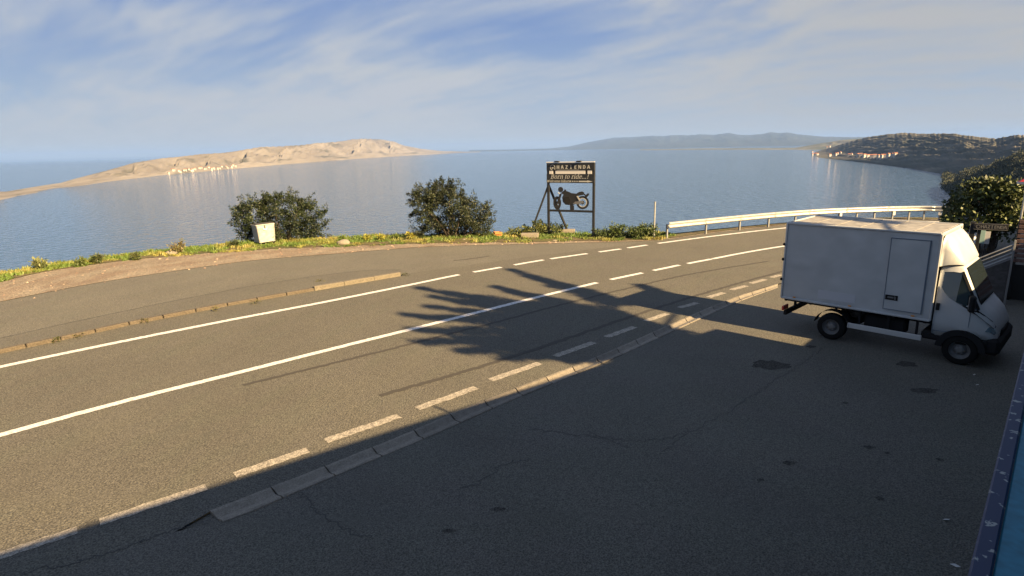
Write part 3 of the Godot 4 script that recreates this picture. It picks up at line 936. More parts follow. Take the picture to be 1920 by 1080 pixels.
# ------------------------------------------------------------------ guardrail
func guardrail() -> void:
	var bases := px([[1250, 447], [1323, 438.5], [1386, 431.5], [1440, 426], [1490, 421.5], [1535, 418.3], [1572, 416.3], [1605, 415], [1638, 413.8], [1672, 412.8], [1703, 412.3], [1731, 412.2], [1760, 413], [1785, 414], [1815, 415.5], [1850, 418]])
	var o := thing("guardrail", "long galvanised steel crash barrier curving along the road above the sea", "guardrail", bases[0])
	var off := -bases[0]
	for k in bases.size():
		var t := (bases[mini(k + 1, bases.size() - 1)] - bases[maxi(k - 1, 0)]).normalized()
		var st := new_st()
		cbox(st, frame(bases[k] + off + Vector3(0, 0.36, 0), t), Vector3(0.09, 0.86, 0.11), 0.01)
		cbox(st, frame(bases[k] + off + Vector3(-t.z, 0, t.x) * 0.08 + Vector3(0, 0.68, 0), t), Vector3(0.08, 0.2, 0.06), 0.005)
		obj("post", st, M.post, o)
		if k in [6, 9, 12]:
			st = new_st()
			var p := bases[k] + off + Vector3(-t.z, 0, t.x) * 0.15
			prism(st, PackedVector2Array([Vector2(-0.08, 0.34), Vector2(0.08, 0.34), Vector2(0.08, 0.56), Vector2(0.03, 0.63), Vector2(-0.03, 0.63), Vector2(-0.08, 0.56)]), frame(p, t), 0.03)
			obj("reflector", st, M.white_board, o)
	# W beam in lengths of about two bays
	var l := resample(bases, 300)
	var prof := [[0.00, 0.56], [0.035, 0.575], [0.075, 0.615], [0.08, 0.65], [0.03, 0.70], [0.0, 0.735], [0.03, 0.77], [0.08, 0.82], [0.075, 0.855], [0.035, 0.895], [0.0, 0.91]]
	var segs := 8
	for s in segs:
		var st := new_st(true)
		var ia := int(299.0 * s / segs)
		var ib := int(299.0 * (s + 1) / segs)
		var lap := 0.006 if s % 2 else 0.0
		var rows := []
		for i in range(ia, ib + 1, 2 if (ib - ia) % 2 == 0 else 1):
			var t := (l[mini(i + 2, 299)] - l[maxi(i - 2, 0)]).normalized()
			var side := Vector3(-t.z, 0, t.x)
			var r := []
			for p in prof: r.append(l[i] + off + side * (0.115 + p[0] + lap) + Vector3(0, p[1], 0))
			for p in range(prof.size() - 1, -1, -1): r.append(l[i] + off + side * (0.109 + prof[p][0] + lap) + Vector3(0, prof[p][1], 0))
			rows.append(r)
		for i in rows.size() - 1:
			for k in rows[0].size(): quad(st, rows[i][k], rows[i][(k + 1) % rows[0].size()], rows[i + 1][(k + 1) % rows[0].size()], rows[i + 1][k])
		for e in [0, rows.size() - 1]:
			for k in prof.size() - 1: quad(st, rows[e][k], rows[e][k + 1], rows[e][rows[0].size() - 2 - k], rows[e][rows[0].size() - 1 - k])
		obj("beam", st, M.galv, o)
	# slim grey pole where the barrier begins
	var q := g(1226, 447)
	var pl := thing("marker_pole", "slim plain grey pole standing where the crash barrier begins", "pole", q)
	var st2 := new_st()
	rod(st2, Vector3(0, -0.1, 0), Vector3(0, hat(q, 379), 0), 0.045, 10)
	obj("shaft", st2, M.galv, pl)
	st2 = new_st()
	rod(st2, Vector3(0, hat(q, 379), 0), Vector3(0, hat(q, 379) + 0.03, 0), 0.055, 10)
	obj("cap", st2, M.post, pl)

# ------------------------------------------------------------------ roadside sign with the motorcycle cut-out
func sign_board() -> void:
	var A := g(1029, 442)
	var B := g(1112.5, 446)
	var W := A.distance_to(B)
	var top := hat(A, 306)
	var o := thing("roadside_sign", "black steel roadside sign with lettering and a motorcycle cut-out", "sign", A)
	var xf := frame(Vector3.ZERO, B - A)
	var H := func(y: float) -> float: return (442.0 - y) / 136.0 * top
	var st := new_st()
	for s in [0.0, W]:
		st = new_st()
		cbox(st, xf * Transform3D(Basis(), Vector3(s, top / 2 - 0.1, 0)), Vector3(0.13, top + 0.2, 0.13), 0.01)
		obj("post", st, M.black_steel, o)
	st = new_st()
	cbox(st, xf * Transform3D(Basis(), Vector3(W / 2, H.call(393.5), 0)), Vector3(W - 0.14, 0.12, 0.11), 0.01)
	obj("crossbar", st, M.black_steel, o)
	var h0: float = H.call(319.6)
	st = new_st()
	cbox(st, xf * Transform3D(Basis(), Vector3(W / 2, (h0 + top) / 2 + 0.01, 0.09)), Vector3(W + 0.12, top - h0, 0.05), 0.006)
	var b1 := obj("name_board", st, M.black_steel, o)
	b1.set_meta("label", "upper black board with a round emblem and the lettering")
	var h1: float = H.call(325.6)
	var h2: float = H.call(342.0)
	st = new_st()
	cbox(st, xf * Transform3D(Basis(), Vector3(W / 2, (h1 + h2) / 2, 0.09)), Vector3(W + 0.12, h1 - h2, 0.05), 0.006)
	var b2 := obj("slogan_board", st, M.black_steel, o)
	b2.set_meta("label", "lower black board with a script slogan and an arrow")
	# white strip between the boards, in three lengths
	var gap := PackedFloat32Array([0.035, 0.12, 0.175, 0.825, 0.875, 0.965])
	for k in 3:
		st = new_st()
		var a := gap[k * 2] * W
		var b := gap[k * 2 + 1] * W
		cbox(st, xf * Transform3D(Basis(), Vector3((a + b) / 2, (h0 + h1) / 2, 0.085)), Vector3(b - a, h0 - h1 + 0.02, 0.03), 0.004)
		obj("white_strip", st, M.white_board, o)
	st = new_st()
	cbox(st, xf * Transform3D(Basis(), Vector3(W / 2, (h0 + h1) / 2, 0.045)), Vector3(W - 0.14, h0 - h1 + 0.12, 0.03), 0.004)
	obj("backing_rail", st, M.black_steel, o)
	st = new_st()
	cbox(st, xf * Transform3D(Basis(), Vector3(W / 2, top + 0.05, 0.09)), Vector3(W + 0.16, 0.05, 0.07), 0.006)
	obj("top_trim", st, M.white_board, o)
	for s in [0.22, 0.70]:
		st = new_st()
		cbox(st, xf * Transform3D(Basis(), Vector3(W * s, top + 0.09, 0.16)), Vector3(0.26, 0.07, 0.22), 0.015)
		obj("lamp", st, M.black, o)
	# writing
	for k in 8:
		text("HAZIENDA"[k], 0.27, 0.01, M.letter, xf * Transform3D(Basis(), Vector3(W * (0.235 + 0.095 * k), H.call(313.4), 0.122)), "letter", o)
	st = new_st()
	ring_prism(st, xf * Transform3D(Basis(), Vector3(W * 0.115, H.call(313.6), 0.12)), Vector2(0.125, 0.125), Vector2(0.16, 0.16), 0.012, 24, -0.6, 4.6)
	cbox(st, xf * Transform3D(Basis(), Vector3(W * 0.115 + 0.14, H.call(315.2), 0.12)), Vector3(0.035, 0.16, 0.012))
	ring_prism(st, xf * Transform3D(Basis(), Vector3(W * 0.115, H.call(313.6) - 0.03, 0.12)), Vector2(0.0, 0.0), Vector2(0.06, 0.04), 0.012, 12)
	obj("emblem", st, M.letter, o)
	st = new_st()
	cbox(st, xf * Transform3D(Basis(), Vector3(W * 0.45, H.call(318.6), 0.118)), Vector3(W * 0.48, 0.02, 0.008))
	obj("underline", st, M.letter, o)
	var sh := Basis(Vector3(1, 0, 0), Vector3(0.28, 1, 0), Vector3(0, 0, 1))
	text("Born to ride...!", 0.33, 0.01, M.letter, xf * Transform3D(sh, Vector3(W * 0.49, H.call(330.6), 0.122)), "slogan", o, true, true, false)
	text("Welcome bikers", 0.19, 0.01, M.letter, xf * Transform3D(sh, Vector3(W * 0.245, H.call(338.7), 0.122)), "slogan", o, true, true, false)
	for k in 4:
		st = new_st()
		var pts := PackedVector2Array()
		for q in 10: pts.append(Vector2(sin(TAU * q / 10), cos(TAU * q / 10)) * (0.055 if q % 2 == 0 else 0.024))
		prism(st, pts, xf * Transform3D(Basis(), Vector3(W * (0.51 + 0.048 * k), H.call(339.0), 0.12)), 0.012)
		obj("star", st, M.letter, o)
	st = new_st()
	prism(st, PackedVector2Array([Vector2(0, -0.035), Vector2(0.5, -0.035), Vector2(0.5, -0.06), Vector2(0.82, 0), Vector2(0.5, 0.06), Vector2(0.5, 0.035), Vector2(0, 0.035)]), xf * Transform3D(Basis(), Vector3(W * 0.69, H.call(339.0), 0.12)), 0.012)
	obj("arrow", st, M.letter, o)
	# A-frame stays and their concrete feet
	var apex := xf * Vector3(-0.02, H.call(346), -0.06)
	var f1 := g(996, 442) - A
	var f2 := g(1063, 437.5) - A
	for f in [[f1, "stay"], [f2, "stay"]]:
		st = new_st()
		bar(st, apex, f[0] + Vector3(0, 0.22, 0), 0.11, 0.11, 0.01)
		obj(f[1], st, M.black_steel, o)
	for f in [g(993.5, 446) - A, g(1062.5, 438.5) - A]:
		st = new_st()
		cbox(st, frame(f + Vector3(0, 0.10, 0), Vector3(1, 0, 0.12)), Vector3(1.0, 0.34, 0.55), 0.02)
		obj("concrete_foot", st, M.stone, o)
	# motorcycle: flat plates, cut out of sheet steel
	var C := func(x: float, y: float) -> Vector2: return Vector2(((980.0 + x / 6.0) - 1029.0) / 83.5 * W, H.call(290.0 + y / 6.0))
	var bike := func(called: String, pts: Array, m: Material, z: float) -> void:
		var q := PackedVector2Array()
		for p in pts: q.append(C.call(p[0], p[1]))
		var s := new_st()
		prism(s, q, xf * Transform3D(Basis(), Vector3(0, 0, z)), 0.02)
		obj(called, s, m, o)
	var rw: Vector2 = C.call(675, 525)
	var fwl: Vector2 = C.call(393, 535)
	st = new_st()
	ring_prism(st, xf * Transform3D(Basis(), Vector3(rw.x, rw.y, 0)), Vector2(0.255, 0.255), Vector2(0.375, 0.375), 0.03, 28)
	for k in 8:
		var a := TAU * k / 8
		bar(st, xf * Vector3(rw.x, rw.y, 0), xf * Vector3(rw.x + cos(a) * 0.27, rw.y + sin(a) * 0.27, 0), 0.012, 0.012, 0)
	ring_prism(st, xf * Transform3D(Basis(), Vector3(rw.x, rw.y, 0)), Vector2.ZERO, Vector2(0.11, 0.11), 0.03, 14)
	obj("motorcycle_wheel", st, M.black, o)
	st = new_st()
	ring_prism(st, xf * Transform3D(Basis(), Vector3(rw.x, rw.y, 0.012)), Vector2(0.225, 0.225), Vector2(0.262, 0.262), 0.03, 24)
	obj("motorcycle_rim", st, M.letter, o)
	st = new_st()
	ring_prism(st, xf * Transform3D(Basis(), Vector3(fwl.x, fwl.y, 0)), Vector2(0.10, 0.20), Vector2(0.24, 0.38), 0.03, 28)
	for k in 6:
		var a := TAU * k / 6
		bar(st, xf * Vector3(fwl.x, fwl.y, 0), xf * Vector3(fwl.x + cos(a) * 0.12, fwl.y + sin(a) * 0.22, 0), 0.02, 0.02, 0)
	obj("motorcycle_wheel", st, M.black, o)
	bike.call("motorcycle_body", [[432, 425], [470, 398], [505, 402], [560, 424], [610, 428], [640, 408], [672, 402], [694, 414], [688, 440], [630, 452], [640, 500], [606, 540], [560, 558], [490, 552], [458, 520], [452, 470], [468, 440]], M.black, 0.03)
	bike.call("motorcycle_fork", [[425, 430], [448, 436], [412, 545], [390, 540]], M.black, 0.045)
	bike.call("motorcycle_engine", [[480, 470], [530, 462], [548, 500], [535, 540], [492, 540], [472, 510]], M.plastic, 0.05)
	bike.call("motorcycle_exhaust", [[570, 540], [600, 515], [680, 505], [690, 530], [620, 545]], M.rim, 0.055)
	bike.call("motorcycle_shock", [[612, 455], [626, 452], [655, 500], [642, 506]], M.letter, 0.06)
	bike.call("motorcycle_tail", [[688, 420], [712, 440], [735, 420], [750, 428], [742, 444], [722, 468], [704, 456], [686, 432]], M.black, 0.03)
	bike.call("motorcycle_stand", [[538, 552], [560, 552], [584, 560], [584, 608], [556, 612], [540, 606]], M.black, 0.03)
	bike.call("motorcycle_mirror", [[476, 402], [472, 386], [496, 384], [498, 396], [488, 404]], M.black, 0.04)
	st = new_st()
	var hl: Vector2 = C.call(434, 385)
	ring_prism(st, xf * Transform3D(Basis(), Vector3(hl.x, hl.y, 0.03)), Vector2.ZERO, Vector2(0.155, 0.15), 0.03, 18)
	obj("motorcycle_headlight", st, M.black, o)
	st = new_st()
	bar(st, xf * Vector3(hl.x - 0.15, hl.y - 0.17, 0.05), xf * Vector3(hl.x - 0.05, hl.y - 0.25, 0.05), 0.05, 0.05, 0.004)
	obj("motorcycle_lamp_bracket", st, M.letter, o)

# ------------------------------------------------------------------ truck
func truck() -> void:
	var bh := 0.93
	var rb := g(1465, 557, bh)
	var fb := g(1743, 601.5, bh)
	rb.y = 0; fb.y = 0
	var L := rb.distance_to(fb)
	var tp := (hat(rb, 411) + hat(fb, 448)) / 2.0
	var o := thing("box_truck", "white box truck with roof fairing parked nose towards the building", "truck", rb)
	var X := frame(Vector3.ZERO, fb - rb)
	var W := 2.1
	var zc := -W / 2
	var st := new_st()
	# box body: panels
	cbox(st, X * Transform3D(Basis(), Vector3(L / 2, (bh + tp) / 2, zc)), Vector3(L - 0.02, tp - bh - 0.02, W - 0.02), 0.012)
	var body := obj("cargo_box", st, M.truck, o)
	st = new_st()
	cbox(st, X * Transform3D(Basis(), Vector3(L / 2, tp + 0.002, zc)), Vector3(L - 0.12, 0.025, W - 0.12), 0.005)
	obj("roof_skin", st, M.truck_roof, body)
	for k in 5:
		st = new_st()
		cbox(st, X * Transform3D(Basis(), Vector3(L * (k + 1) / 6.0, tp + 0.018, zc)), Vector3(0.03, 0.01, W - 0.16), 0.002)
		obj("roof_bow", st, M.truck_roof, body)
	# aluminium edge profiles
	for e in [[Vector3(0, bh, 0), Vector3(L, bh, 0)], [Vector3(0, tp, 0), Vector3(L, tp, 0)], [Vector3(0, bh, -W), Vector3(L, bh, -W)], [Vector3(0, tp, -W), Vector3(L, tp, -W)], [Vector3(0, bh, 0), Vector3(0, tp, 0)], [Vector3(L, bh, 0), Vector3(L, tp, 0)], [Vector3(0, bh, -W), Vector3(0, tp, -W)], [Vector3(L, bh, -W), Vector3(L, tp, -W)], [Vector3(0, tp, 0), Vector3(0, tp, -W)], [Vector3(L, tp, 0), Vector3(L, tp, -W)], [Vector3(0, bh, 0), Vector3(0, bh, -W)]]:
		st = new_st()
		var a: Vector3 = e[0]
		var b: Vector3 = e[1]
		var mid := (a + b) / 2
		var d := (b - a).abs()
		var sz := Vector3(maxf(d.x, 0.05), maxf(d.y, 0.055), maxf(d.z, 0.05))
		cbox(st, X * Transform3D(Basis(), mid), sz, 0.012)
		obj("edge_profile", st, M.truck if absf(a.y - b.y) < 0.01 else M.alu, body)
	# rear door edge hinges seen from the side
	for y in [0.25, 0.52, 0.72]:
		st = new_st()
		cbox(st, X * Transform3D(Basis(), Vector3(-0.03, lerpf(bh, tp, y), 0.01)), Vector3(0.06, 0.07, 0.07), 0.01)
		obj("hinge", st, M.plastic, body)
	for k in 2:
		st = new_st()
		cbox(st, X * Transform3D(Basis(), Vector3(-0.035, (bh + tp) / 2, zc + (0.5 - k) * 1.02)), Vector3(0.03, tp - bh - 0.08, 0.98), 0.006)
		var rd := obj("rear_door", st, M.truck, o)
		st = new_st()
		rod(st, X * Vector3(-0.07, bh + 0.1, zc + (0.5 - k) * 0.3), X * Vector3(-0.07, tp - 0.1, zc + (0.5 - k) * 0.3), 0.014)
		obj("locking_bar", st, M.chrome, rd)
	# side door: a panel a little proud with dark gaskets round it
	var dx0 := L * 0.715
	var dx1 := L * 0.945
	var dy0 := bh + 0.13
	var dy1 := tp - 0.17
	st = new_st()
	cbox(st, X * Transform3D(Basis(), Vector3((dx0 + dx1) / 2, (dy0 + dy1) / 2, 0.0)), Vector3(dx1 - dx0, dy1 - dy0, 0.03), 0.006)
	var sd := obj("side_door", st, M.truck, body)
	for e in [[dx0, dy0, dx0, dy1, 0.010], [dx1, dy0, dx1, dy1, 0.022], [dx0, dy1, dx1, dy1, 0.018], [dx0, dy0, dx1, dy0, 0.012]]:
		st = new_st()
		cbox(st, X * Transform3D(Basis(), Vector3((e[0] + e[2]) / 2, (e[1] + e[3]) / 2, 0.012)), Vector3(absf(e[2] - e[0]) + e[4], absf(e[3] - e[1]) + e[4], 0.022), 0.0)
		obj("gasket", st, M.seam, body)
	st = new_st()
	cbox(st, X * Transform3D(Basis(), Vector3(L * 0.76, bh + 0.42, 0.02)), Vector3(0.26, 0.12, 0.02), 0.004)
	var hp := obj("handle_plate", st, M.plastic, body)
	hp.set_meta("label", "black recessed door handle plate")
	st = new_st()
	cbox(st, X * Transform3D(Basis(), Vector3(L * 0.755, bh + 0.425, 0.034)), Vector3(0.13, 0.04, 0.02), 0.004)
	cbox(st, X * Transform3D(Basis(), Vector3(L * 0.783, bh + 0.42, 0.034)), Vector3(0.035, 0.07, 0.02), 0.004)
	obj("handle", st, M.rim, body)
	st = new_st()
	cbox(st, X * Transform3D(Basis(), Vector3(L * 0.40, bh + 0.24, -0.0085)), Vector3(L * 0.26, 0.22, 0.006), 0.0)
	var pt := obj("sticker_patch", st, M.patch, body)
	pt.set_meta("label", "faded grey patch of an old sticker")
	for k in 3:
		st = new_st()
		cbox(st, X * Transform3D(Basis(), Vector3(L * (0.1 + 0.4 * k), bh + 0.055, 0.012)), Vector3(0.07, 0.03, 0.02), 0.004)
		obj("side_marker", st, M.amber, body)
	# chassis
	st = new_st()
	for z in [-0.65, -1.45]: cbox(st, X * Transform3D(Basis(), Vector3(L / 2 + 0.5, 0.78, z)), Vector3(L + 1.3, 0.16, 0.08), 0.008)
	for k in 6: cbox(st, X * Transform3D(Basis(), Vector3(0.1 + k * (L - 0.2) / 5, 0.88, zc)), Vector3(0.06, 0.09, W - 0.1), 0.006)
	obj("chassis", st, M.plastic, o)
	st = new_st()
	cbox(st, X * Transform3D(Basis(), Vector3(0.1, 0.5, zc)), Vector3(0.08, 0.13, W - 0.15), 0.01)
	for z in [-0.65, -1.45]: cbox(st, X * Transform3D(Basis(), Vector3(0.14, 0.68, z)), Vector3(0.06, 0.3, 0.06), 0.006)
	obj("rear_bumper", st, M.plastic, o)
	for z in [-0.2, -1.9]:
		st = new_st()
		cbox(st, X * Transform3D(Basis(), Vector3(0.045, 0.62, z)), Vector3(0.05, 0.12, 0.34), 0.01)
		obj("tail_light", st, M.red, o)
	# side guard, tank
	st = new_st()
	var gx := (g(1602, 604, 0.42) - rb).dot(X.basis.x)
	cbox(st, X * Transform3D(Basis(), Vector3((gx + L - 0.12) / 2, 0.47, -0.05)), Vector3(L - 0.12 - gx, 0.13, 0.035), 0.008)
	obj("side_guard", st, M.alu, o)
	st = new_st()
	for q in [0.15, 0.55, 0.92]:
		st = new_st()
		cbox(st, X * Transform3D(Basis(), Vector3(lerpf(gx, L - 0.12, q), 0.68, -0.12)), Vector3(0.05, 0.46, 0.05), 0.004)
		obj("guard_bracket", st, M.plastic, o)
	st = new_st()
	cbox(st, X * Transform3D(Basis(), Vector3(L * 0.72, 0.60, -0.40)), Vector3(0.9, 0.36, 0.36), 0.05)
	obj("fuel_tank", st, M.plastic, o)
	# wheels
	var rx := (g(1573, 625) - rb).dot(X.basis.x)
	var fx := L + 0.62
	for w in [[rx, -0.14], [rx, -1.96], [fx, -0.16], [fx, -1.94]]:
		var wn := Node3D.new()
		wn.name = "wheel"
		o.add_child(wn, true)
		var sg := 1.0 if w[1] > -1.0 else -1.0
		wn.transform = X * Transform3D(Basis(Vector3.UP, 0.0 if sg > 0 else PI), Vector3(w[0], 0.345, w[1]))
		st = new_st(true)
		lathe(st, [[0.20, -0.12], [0.30, -0.125], [0.335, -0.10], [0.345, -0.05], [0.345, 0.05], [0.335, 0.10], [0.30, 0.12], [0.205, 0.115]], Transform3D(), 32)
		obj("tyre", st, M.rubber, wn)
		st = new_st()
		lathe(st, [[0.205, 0.112], [0.195, 0.085], [0.175, 0.05], [0.13, 0.02], [0.11, 0.05], [0.08, 0.085], [0.05, 0.10], [0.0, 0.10]], Transform3D(), 24)
		for k in 6:
			var a := TAU * k / 6
			cbox(st, Transform3D(Basis(), Vector3(cos(a) * 0.085, sin(a) * 0.085, 0.09)), Vector3(0.025, 0.025, 0.03), 0.003)
		obj("rim", st, M.rim, wn)
	# mudguard over the rear wheel
	st = new_st(true)
	for k in 10:
		var a0 := PI * (0.05 + 0.9 * k / 10.0)
		var a1 := PI * (0.05 + 0.9 * (k + 1) / 10.0)
		quad(st, X * Vector3(rx + cos(a0) * 0.43, 0.345 + sin(a0) * 0.43, -0.02), X * Vector3(rx + cos(a1) * 0.43, 0.345 + sin(a1) * 0.43, -0.02), X * Vector3(rx + cos(a1) * 0.43, 0.345 + sin(a1) * 0.43, -0.32), X * Vector3(rx + cos(a0) * 0.43, 0.345 + sin(a0) * 0.43, -0.32))
	obj("mudguard", st, M.plastic, o)
	var K := 0.72
	# ---- cab: sections along its length: x, sill, belt, top, half width low, half width top
	var S := [[0.06, 0.60, 1.62, 2.20, 0.98, 0.88], [0.16, 0.60, 1.60, 2.25, 0.99, 0.88], [0.40, 0.60, 1.50, 2.27, 0.99, 0.87], [0.60, 0.62, 1.42, 2.25, 0.99, 0.86], [0.66, 0.62, 1.40, 2.21, 0.99, 0.86], [0.90, 0.64, 1.30, 1.83, 0.99, 0.88], [1.12, 0.64, 1.22, 1.48, 0.98, 0.90], [1.20, 0.64, 1.19, 1.38, 0.97, 0.90], [1.36, 0.64, 1.11, 1.27, 0.95, 0.86], [1.54, 0.62, 1.00, 1.14, 0.90, 0.78], [1.66, 0.60, 0.88, 0.98, 0.84, 0.70], [1.70, 0.58, 0.80, 0.86, 0.80, 0.64]]
	var cabin := new_st(true)
	var rings := []
	for s in S:
		var r := []
		for q in [[1, 0], [1, 1], [1, 2], [1, 3], [1, 4], [-1, 4], [-1, 3], [-1, 2], [-1, 1], [-1, 0]]:
			var p: Vector2
			match q[1]:
				0: p = Vector2(s[4] - 0.03, s[1])
				1: p = Vector2(s[4], lerpf(s[1], s[2], 0.35))
				2: p = Vector2(s[4] - 0.01, s[2])
				3: p = Vector2(s[5], s[3] - 0.07)
				4: p = Vector2(s[5] - 0.10, s[3])
			r.append(X * Vector3(L + s[0] * K, p.y, zc + q[0] * p.x))
		rings.append(r)
	for i in S.size() - 1:
		for k in 10: quad(cabin, rings[i][k], rings[i][(k + 1) % 10], rings[i + 1][(k + 1) % 10], rings[i + 1][k])
	for e in [0, S.size() - 1]:
		for k in range(1, 9): tri(cabin, rings[e][0], rings[e][k], rings[e][k + 1])
	var cab := obj("cab", cabin, M.truck, o)
	var side := func(x: float, y: float, lift: float) -> Vector3:
		var i := 0
		while i < S.size() - 2 and S[i + 1][0] < x: i += 1
		var t: float = clampf((x - S[i][0]) / (S[i + 1][0] - S[i][0]), 0, 1)
		var v := []
		for k in 6: v.append(lerpf(S[i][k], S[i + 1][k], t))
		var z: float = v[4]
		if y > v[2]: z = lerpf(v[4] - 0.01, v[5], clampf((y - v[2]) / (v[3] - 0.07 - v[2]), 0, 1))
		return X * Vector3(L + x * K, y, zc + z + lift)
	var panel := func(called: String, poly: Array, lift: float, m: Material, parent: Node) -> MeshInstance3D:
		var pp := PackedVector2Array()
		for p in poly: pp.append(Vector2(p[0], p[1]))
		var idx := Geometry2D.triangulate_polygon(pp)
		var s := new_st()
		for k in range(0, idx.size(), 3):
			tri(s, side.call(pp[idx[k]].x, pp[idx[k]].y, lift), side.call(pp[idx[k + 1]].x, pp[idx[k + 1]].y, lift), side.call(pp[idx[k + 2]].x, pp[idx[k + 2]].y, lift))
		for k in pp.size():
			var a := pp[k]
			var b := pp[(k + 1) % pp.size()]
			quad(s, side.call(a.x, a.y, lift), side.call(b.x, b.y, lift), side.call(b.x, b.y, -0.02), side.call(a.x, a.y, -0.02))
		return obj(called, s, m, parent)
	panel.call("side_window", [[0.17, 2.08], [0.40, 2.10], [0.62, 2.09], [0.72, 1.96], [0.88, 1.72], [1.02, 1.50], [1.14, 1.30], [1.02, 1.29], [0.90, 1.31], [0.74, 1.37], [0.58, 1.44], [0.40, 1.52], [0.26, 1.62], [0.17, 1.74]], 0.012, M.glass, cab)
	panel.call("window_trim", [[1.02, 1.285], [1.16, 1.30], [1.34, 1.20], [1.52, 1.08], [1.62, 0.96], [1.60, 0.92], [1.48, 1.01], [1.30, 1.12], [1.14, 1.21], [1.0, 1.25]], 0.014, M.plastic, cab)
	panel.call("pillar_trim", [[0.60, 2.11], [0.655, 2.13], [0.86, 1.82], [1.06, 1.52], [1.19, 1.33], [1.14, 1.29], [1.00, 1.49], [0.86, 1.71], [0.70, 1.95]], 0.016, M.plastic, cab)
	panel.call("door_handle", [[0.10, 1.20], [0.19, 1.20], [0.19, 1.36], [0.10, 1.36]], 0.028, M.plastic, cab)
	for dl in [[[0.075, 0.66], [0.087, 0.66], [0.087, 2.1], [0.075, 2.1]], [[0.98, 0.9], [0.992, 0.9], [0.992, 1.24], [0.98, 1.24]], [[0.09, 0.70], [0.6, 0.72], [0.6, 0.732], [0.09, 0.712]]]:
		panel.call("door_seam", dl, 0.006, M.seam, cab)
	# windscreen
	st = new_st()
	var wu := Vector3(L + 0.68 * K, 2.195, 0)
	var wl := Vector3(L + 1.18 * K, 1.415, 0)
	var nrm := Vector3(0.84, 0.54, 0) * 0.012
	quad(st, X * (wu + nrm + Vector3(0, 0, zc + 0.76)), X * (wu + nrm + Vector3(0, 0, zc - 0.76)), X * (wl + nrm + Vector3(0, 0, zc - 0.80)), X * (wl + nrm + Vector3(0, 0, zc + 0.80)))
	quad(st, X * (wu + nrm + Vector3(0, 0, zc + 0.76)), X * (wl + nrm + Vector3(0, 0, zc + 0.80)), X * (wl - nrm + Vector3(0, 0, zc + 0.80)), X * (wu - nrm + Vector3(0, 0, zc + 0.76)))
	obj("windscreen", st, M.glass, cab)
	# bumper, arches, lamps, grille
	st = new_st()
	cbox(st, X * Transform3D(Basis(), Vector3(L + 1.60 * K, 0.52, zc)), Vector3(0.30, 0.38, 1.86), 0.07)
	obj("front_bumper", st, M.plastic, o)
	st = new_st()
	cbox(st, X * Transform3D(Basis(), Vector3(L + 0.66 * K, 0.56, zc)), Vector3(1.25, 0.20, 1.92), 0.04)
	obj("sill", st, M.plastic, o)
	st = new_st()
	ring_prism(st, X * Transform3D(Basis(), Vector3(fx, 0.345, -0.07)), Vector2(0.34, 0.34), Vector2(0.47, 0.47), 0.09, 20, 0.05, PI - 0.05)
	obj("wheel_arch", st, M.plastic, o)
	panel.call("headlight", [[1.40, 0.86], [1.52, 0.84], [1.62, 0.80], [1.655, 0.84], [1.60, 0.93], [1.48, 0.98]], 0.012, M.chrome, cab)
	st = new_st()
	cbox(st, X * Transform3D(Basis(), Vector3(L + 1.72 * K, 0.75, zc)), Vector3(0.03, 0.16, 0.9), 0.01)
	obj("grille", st, M.plastic, cab)
	# mirror
	var mr := Node3D.new()
	mr.name = "mirror"
	o.add_child(mr)
	st = new_st()
	cbox(st, X * Transform3D(Basis(), Vector3(L + 1.04 * K, 1.50, 0.20)), Vector3(0.12, 0.36, 0.20), 0.04)
	obj("housing", st, M.plastic, mr)
	st = new_st()
	bar(st, X * Vector3(L + 0.98 * K, 1.38, -0.08), X * Vector3(L + 1.04 * K, 1.40, 0.16), 0.06, 0.05, 0.01)
	bar(st, X * Vector3(L + 0.94 * K, 1.60, -0.10), X * Vector3(L + 1.04 * K, 1.60, 0.16), 0.04, 0.04, 0.01)
	obj("arm", st, M.plastic, mr)
	st = new_st()
	cbox(st, X * Transform3D(Basis(), Vector3(L + 0.975 * K, 1.52, 0.20)), Vector3(0.012, 0.26, 0.15), 0.004)
	obj("mirror_glass", st, M.chrome, mr)
	# roof fairing: from the box top down to the front of the cab roof
	st = new_st(true)
	var FS := [[0.03, 2.20, tp - 0.05, 0.98], [0.12, 2.22, tp - 0.08, 0.975], [0.24, 2.25, tp - 0.17, 0.955], [0.36, 2.26, tp - 0.29, 0.92], [0.47, 2.265, tp - 0.42, 0.88], [0.56, 2.26, tp - 0.54, 0.83], [0.63, 2.25, 2.31, 0.78]]
	var fr := []
	for s in FS:
		var r := []
		for q in [[1.0, 0.0], [1.0, 0.55], [0.93, 0.9], [0.78, 1.0], [-0.78, 1.0], [-0.93, 0.9], [-1.0, 0.55], [-1.0, 0.0]]:
			r.append(X * Vector3(L + s[0] * K, lerpf(s[1], maxf(s[2], s[1] + 0.03), q[1]), zc + q[0] * s[3]))
		fr.append(r)
	for i in FS.size() - 1:
		for k in 7: quad(st, fr[i][k], fr[i][k + 1], fr[i + 1][k + 1], fr[i + 1][k])
	for k in range(1, 7): tri(st, fr[FS.size() - 1][0], fr[FS.size() - 1][k], fr[FS.size() - 1][k + 1])
	for k in range(1, 7): tri(st, fr[0][0], fr[0][k], fr[0][k + 1])
	obj("roof_fairing", st, M.truck, o)

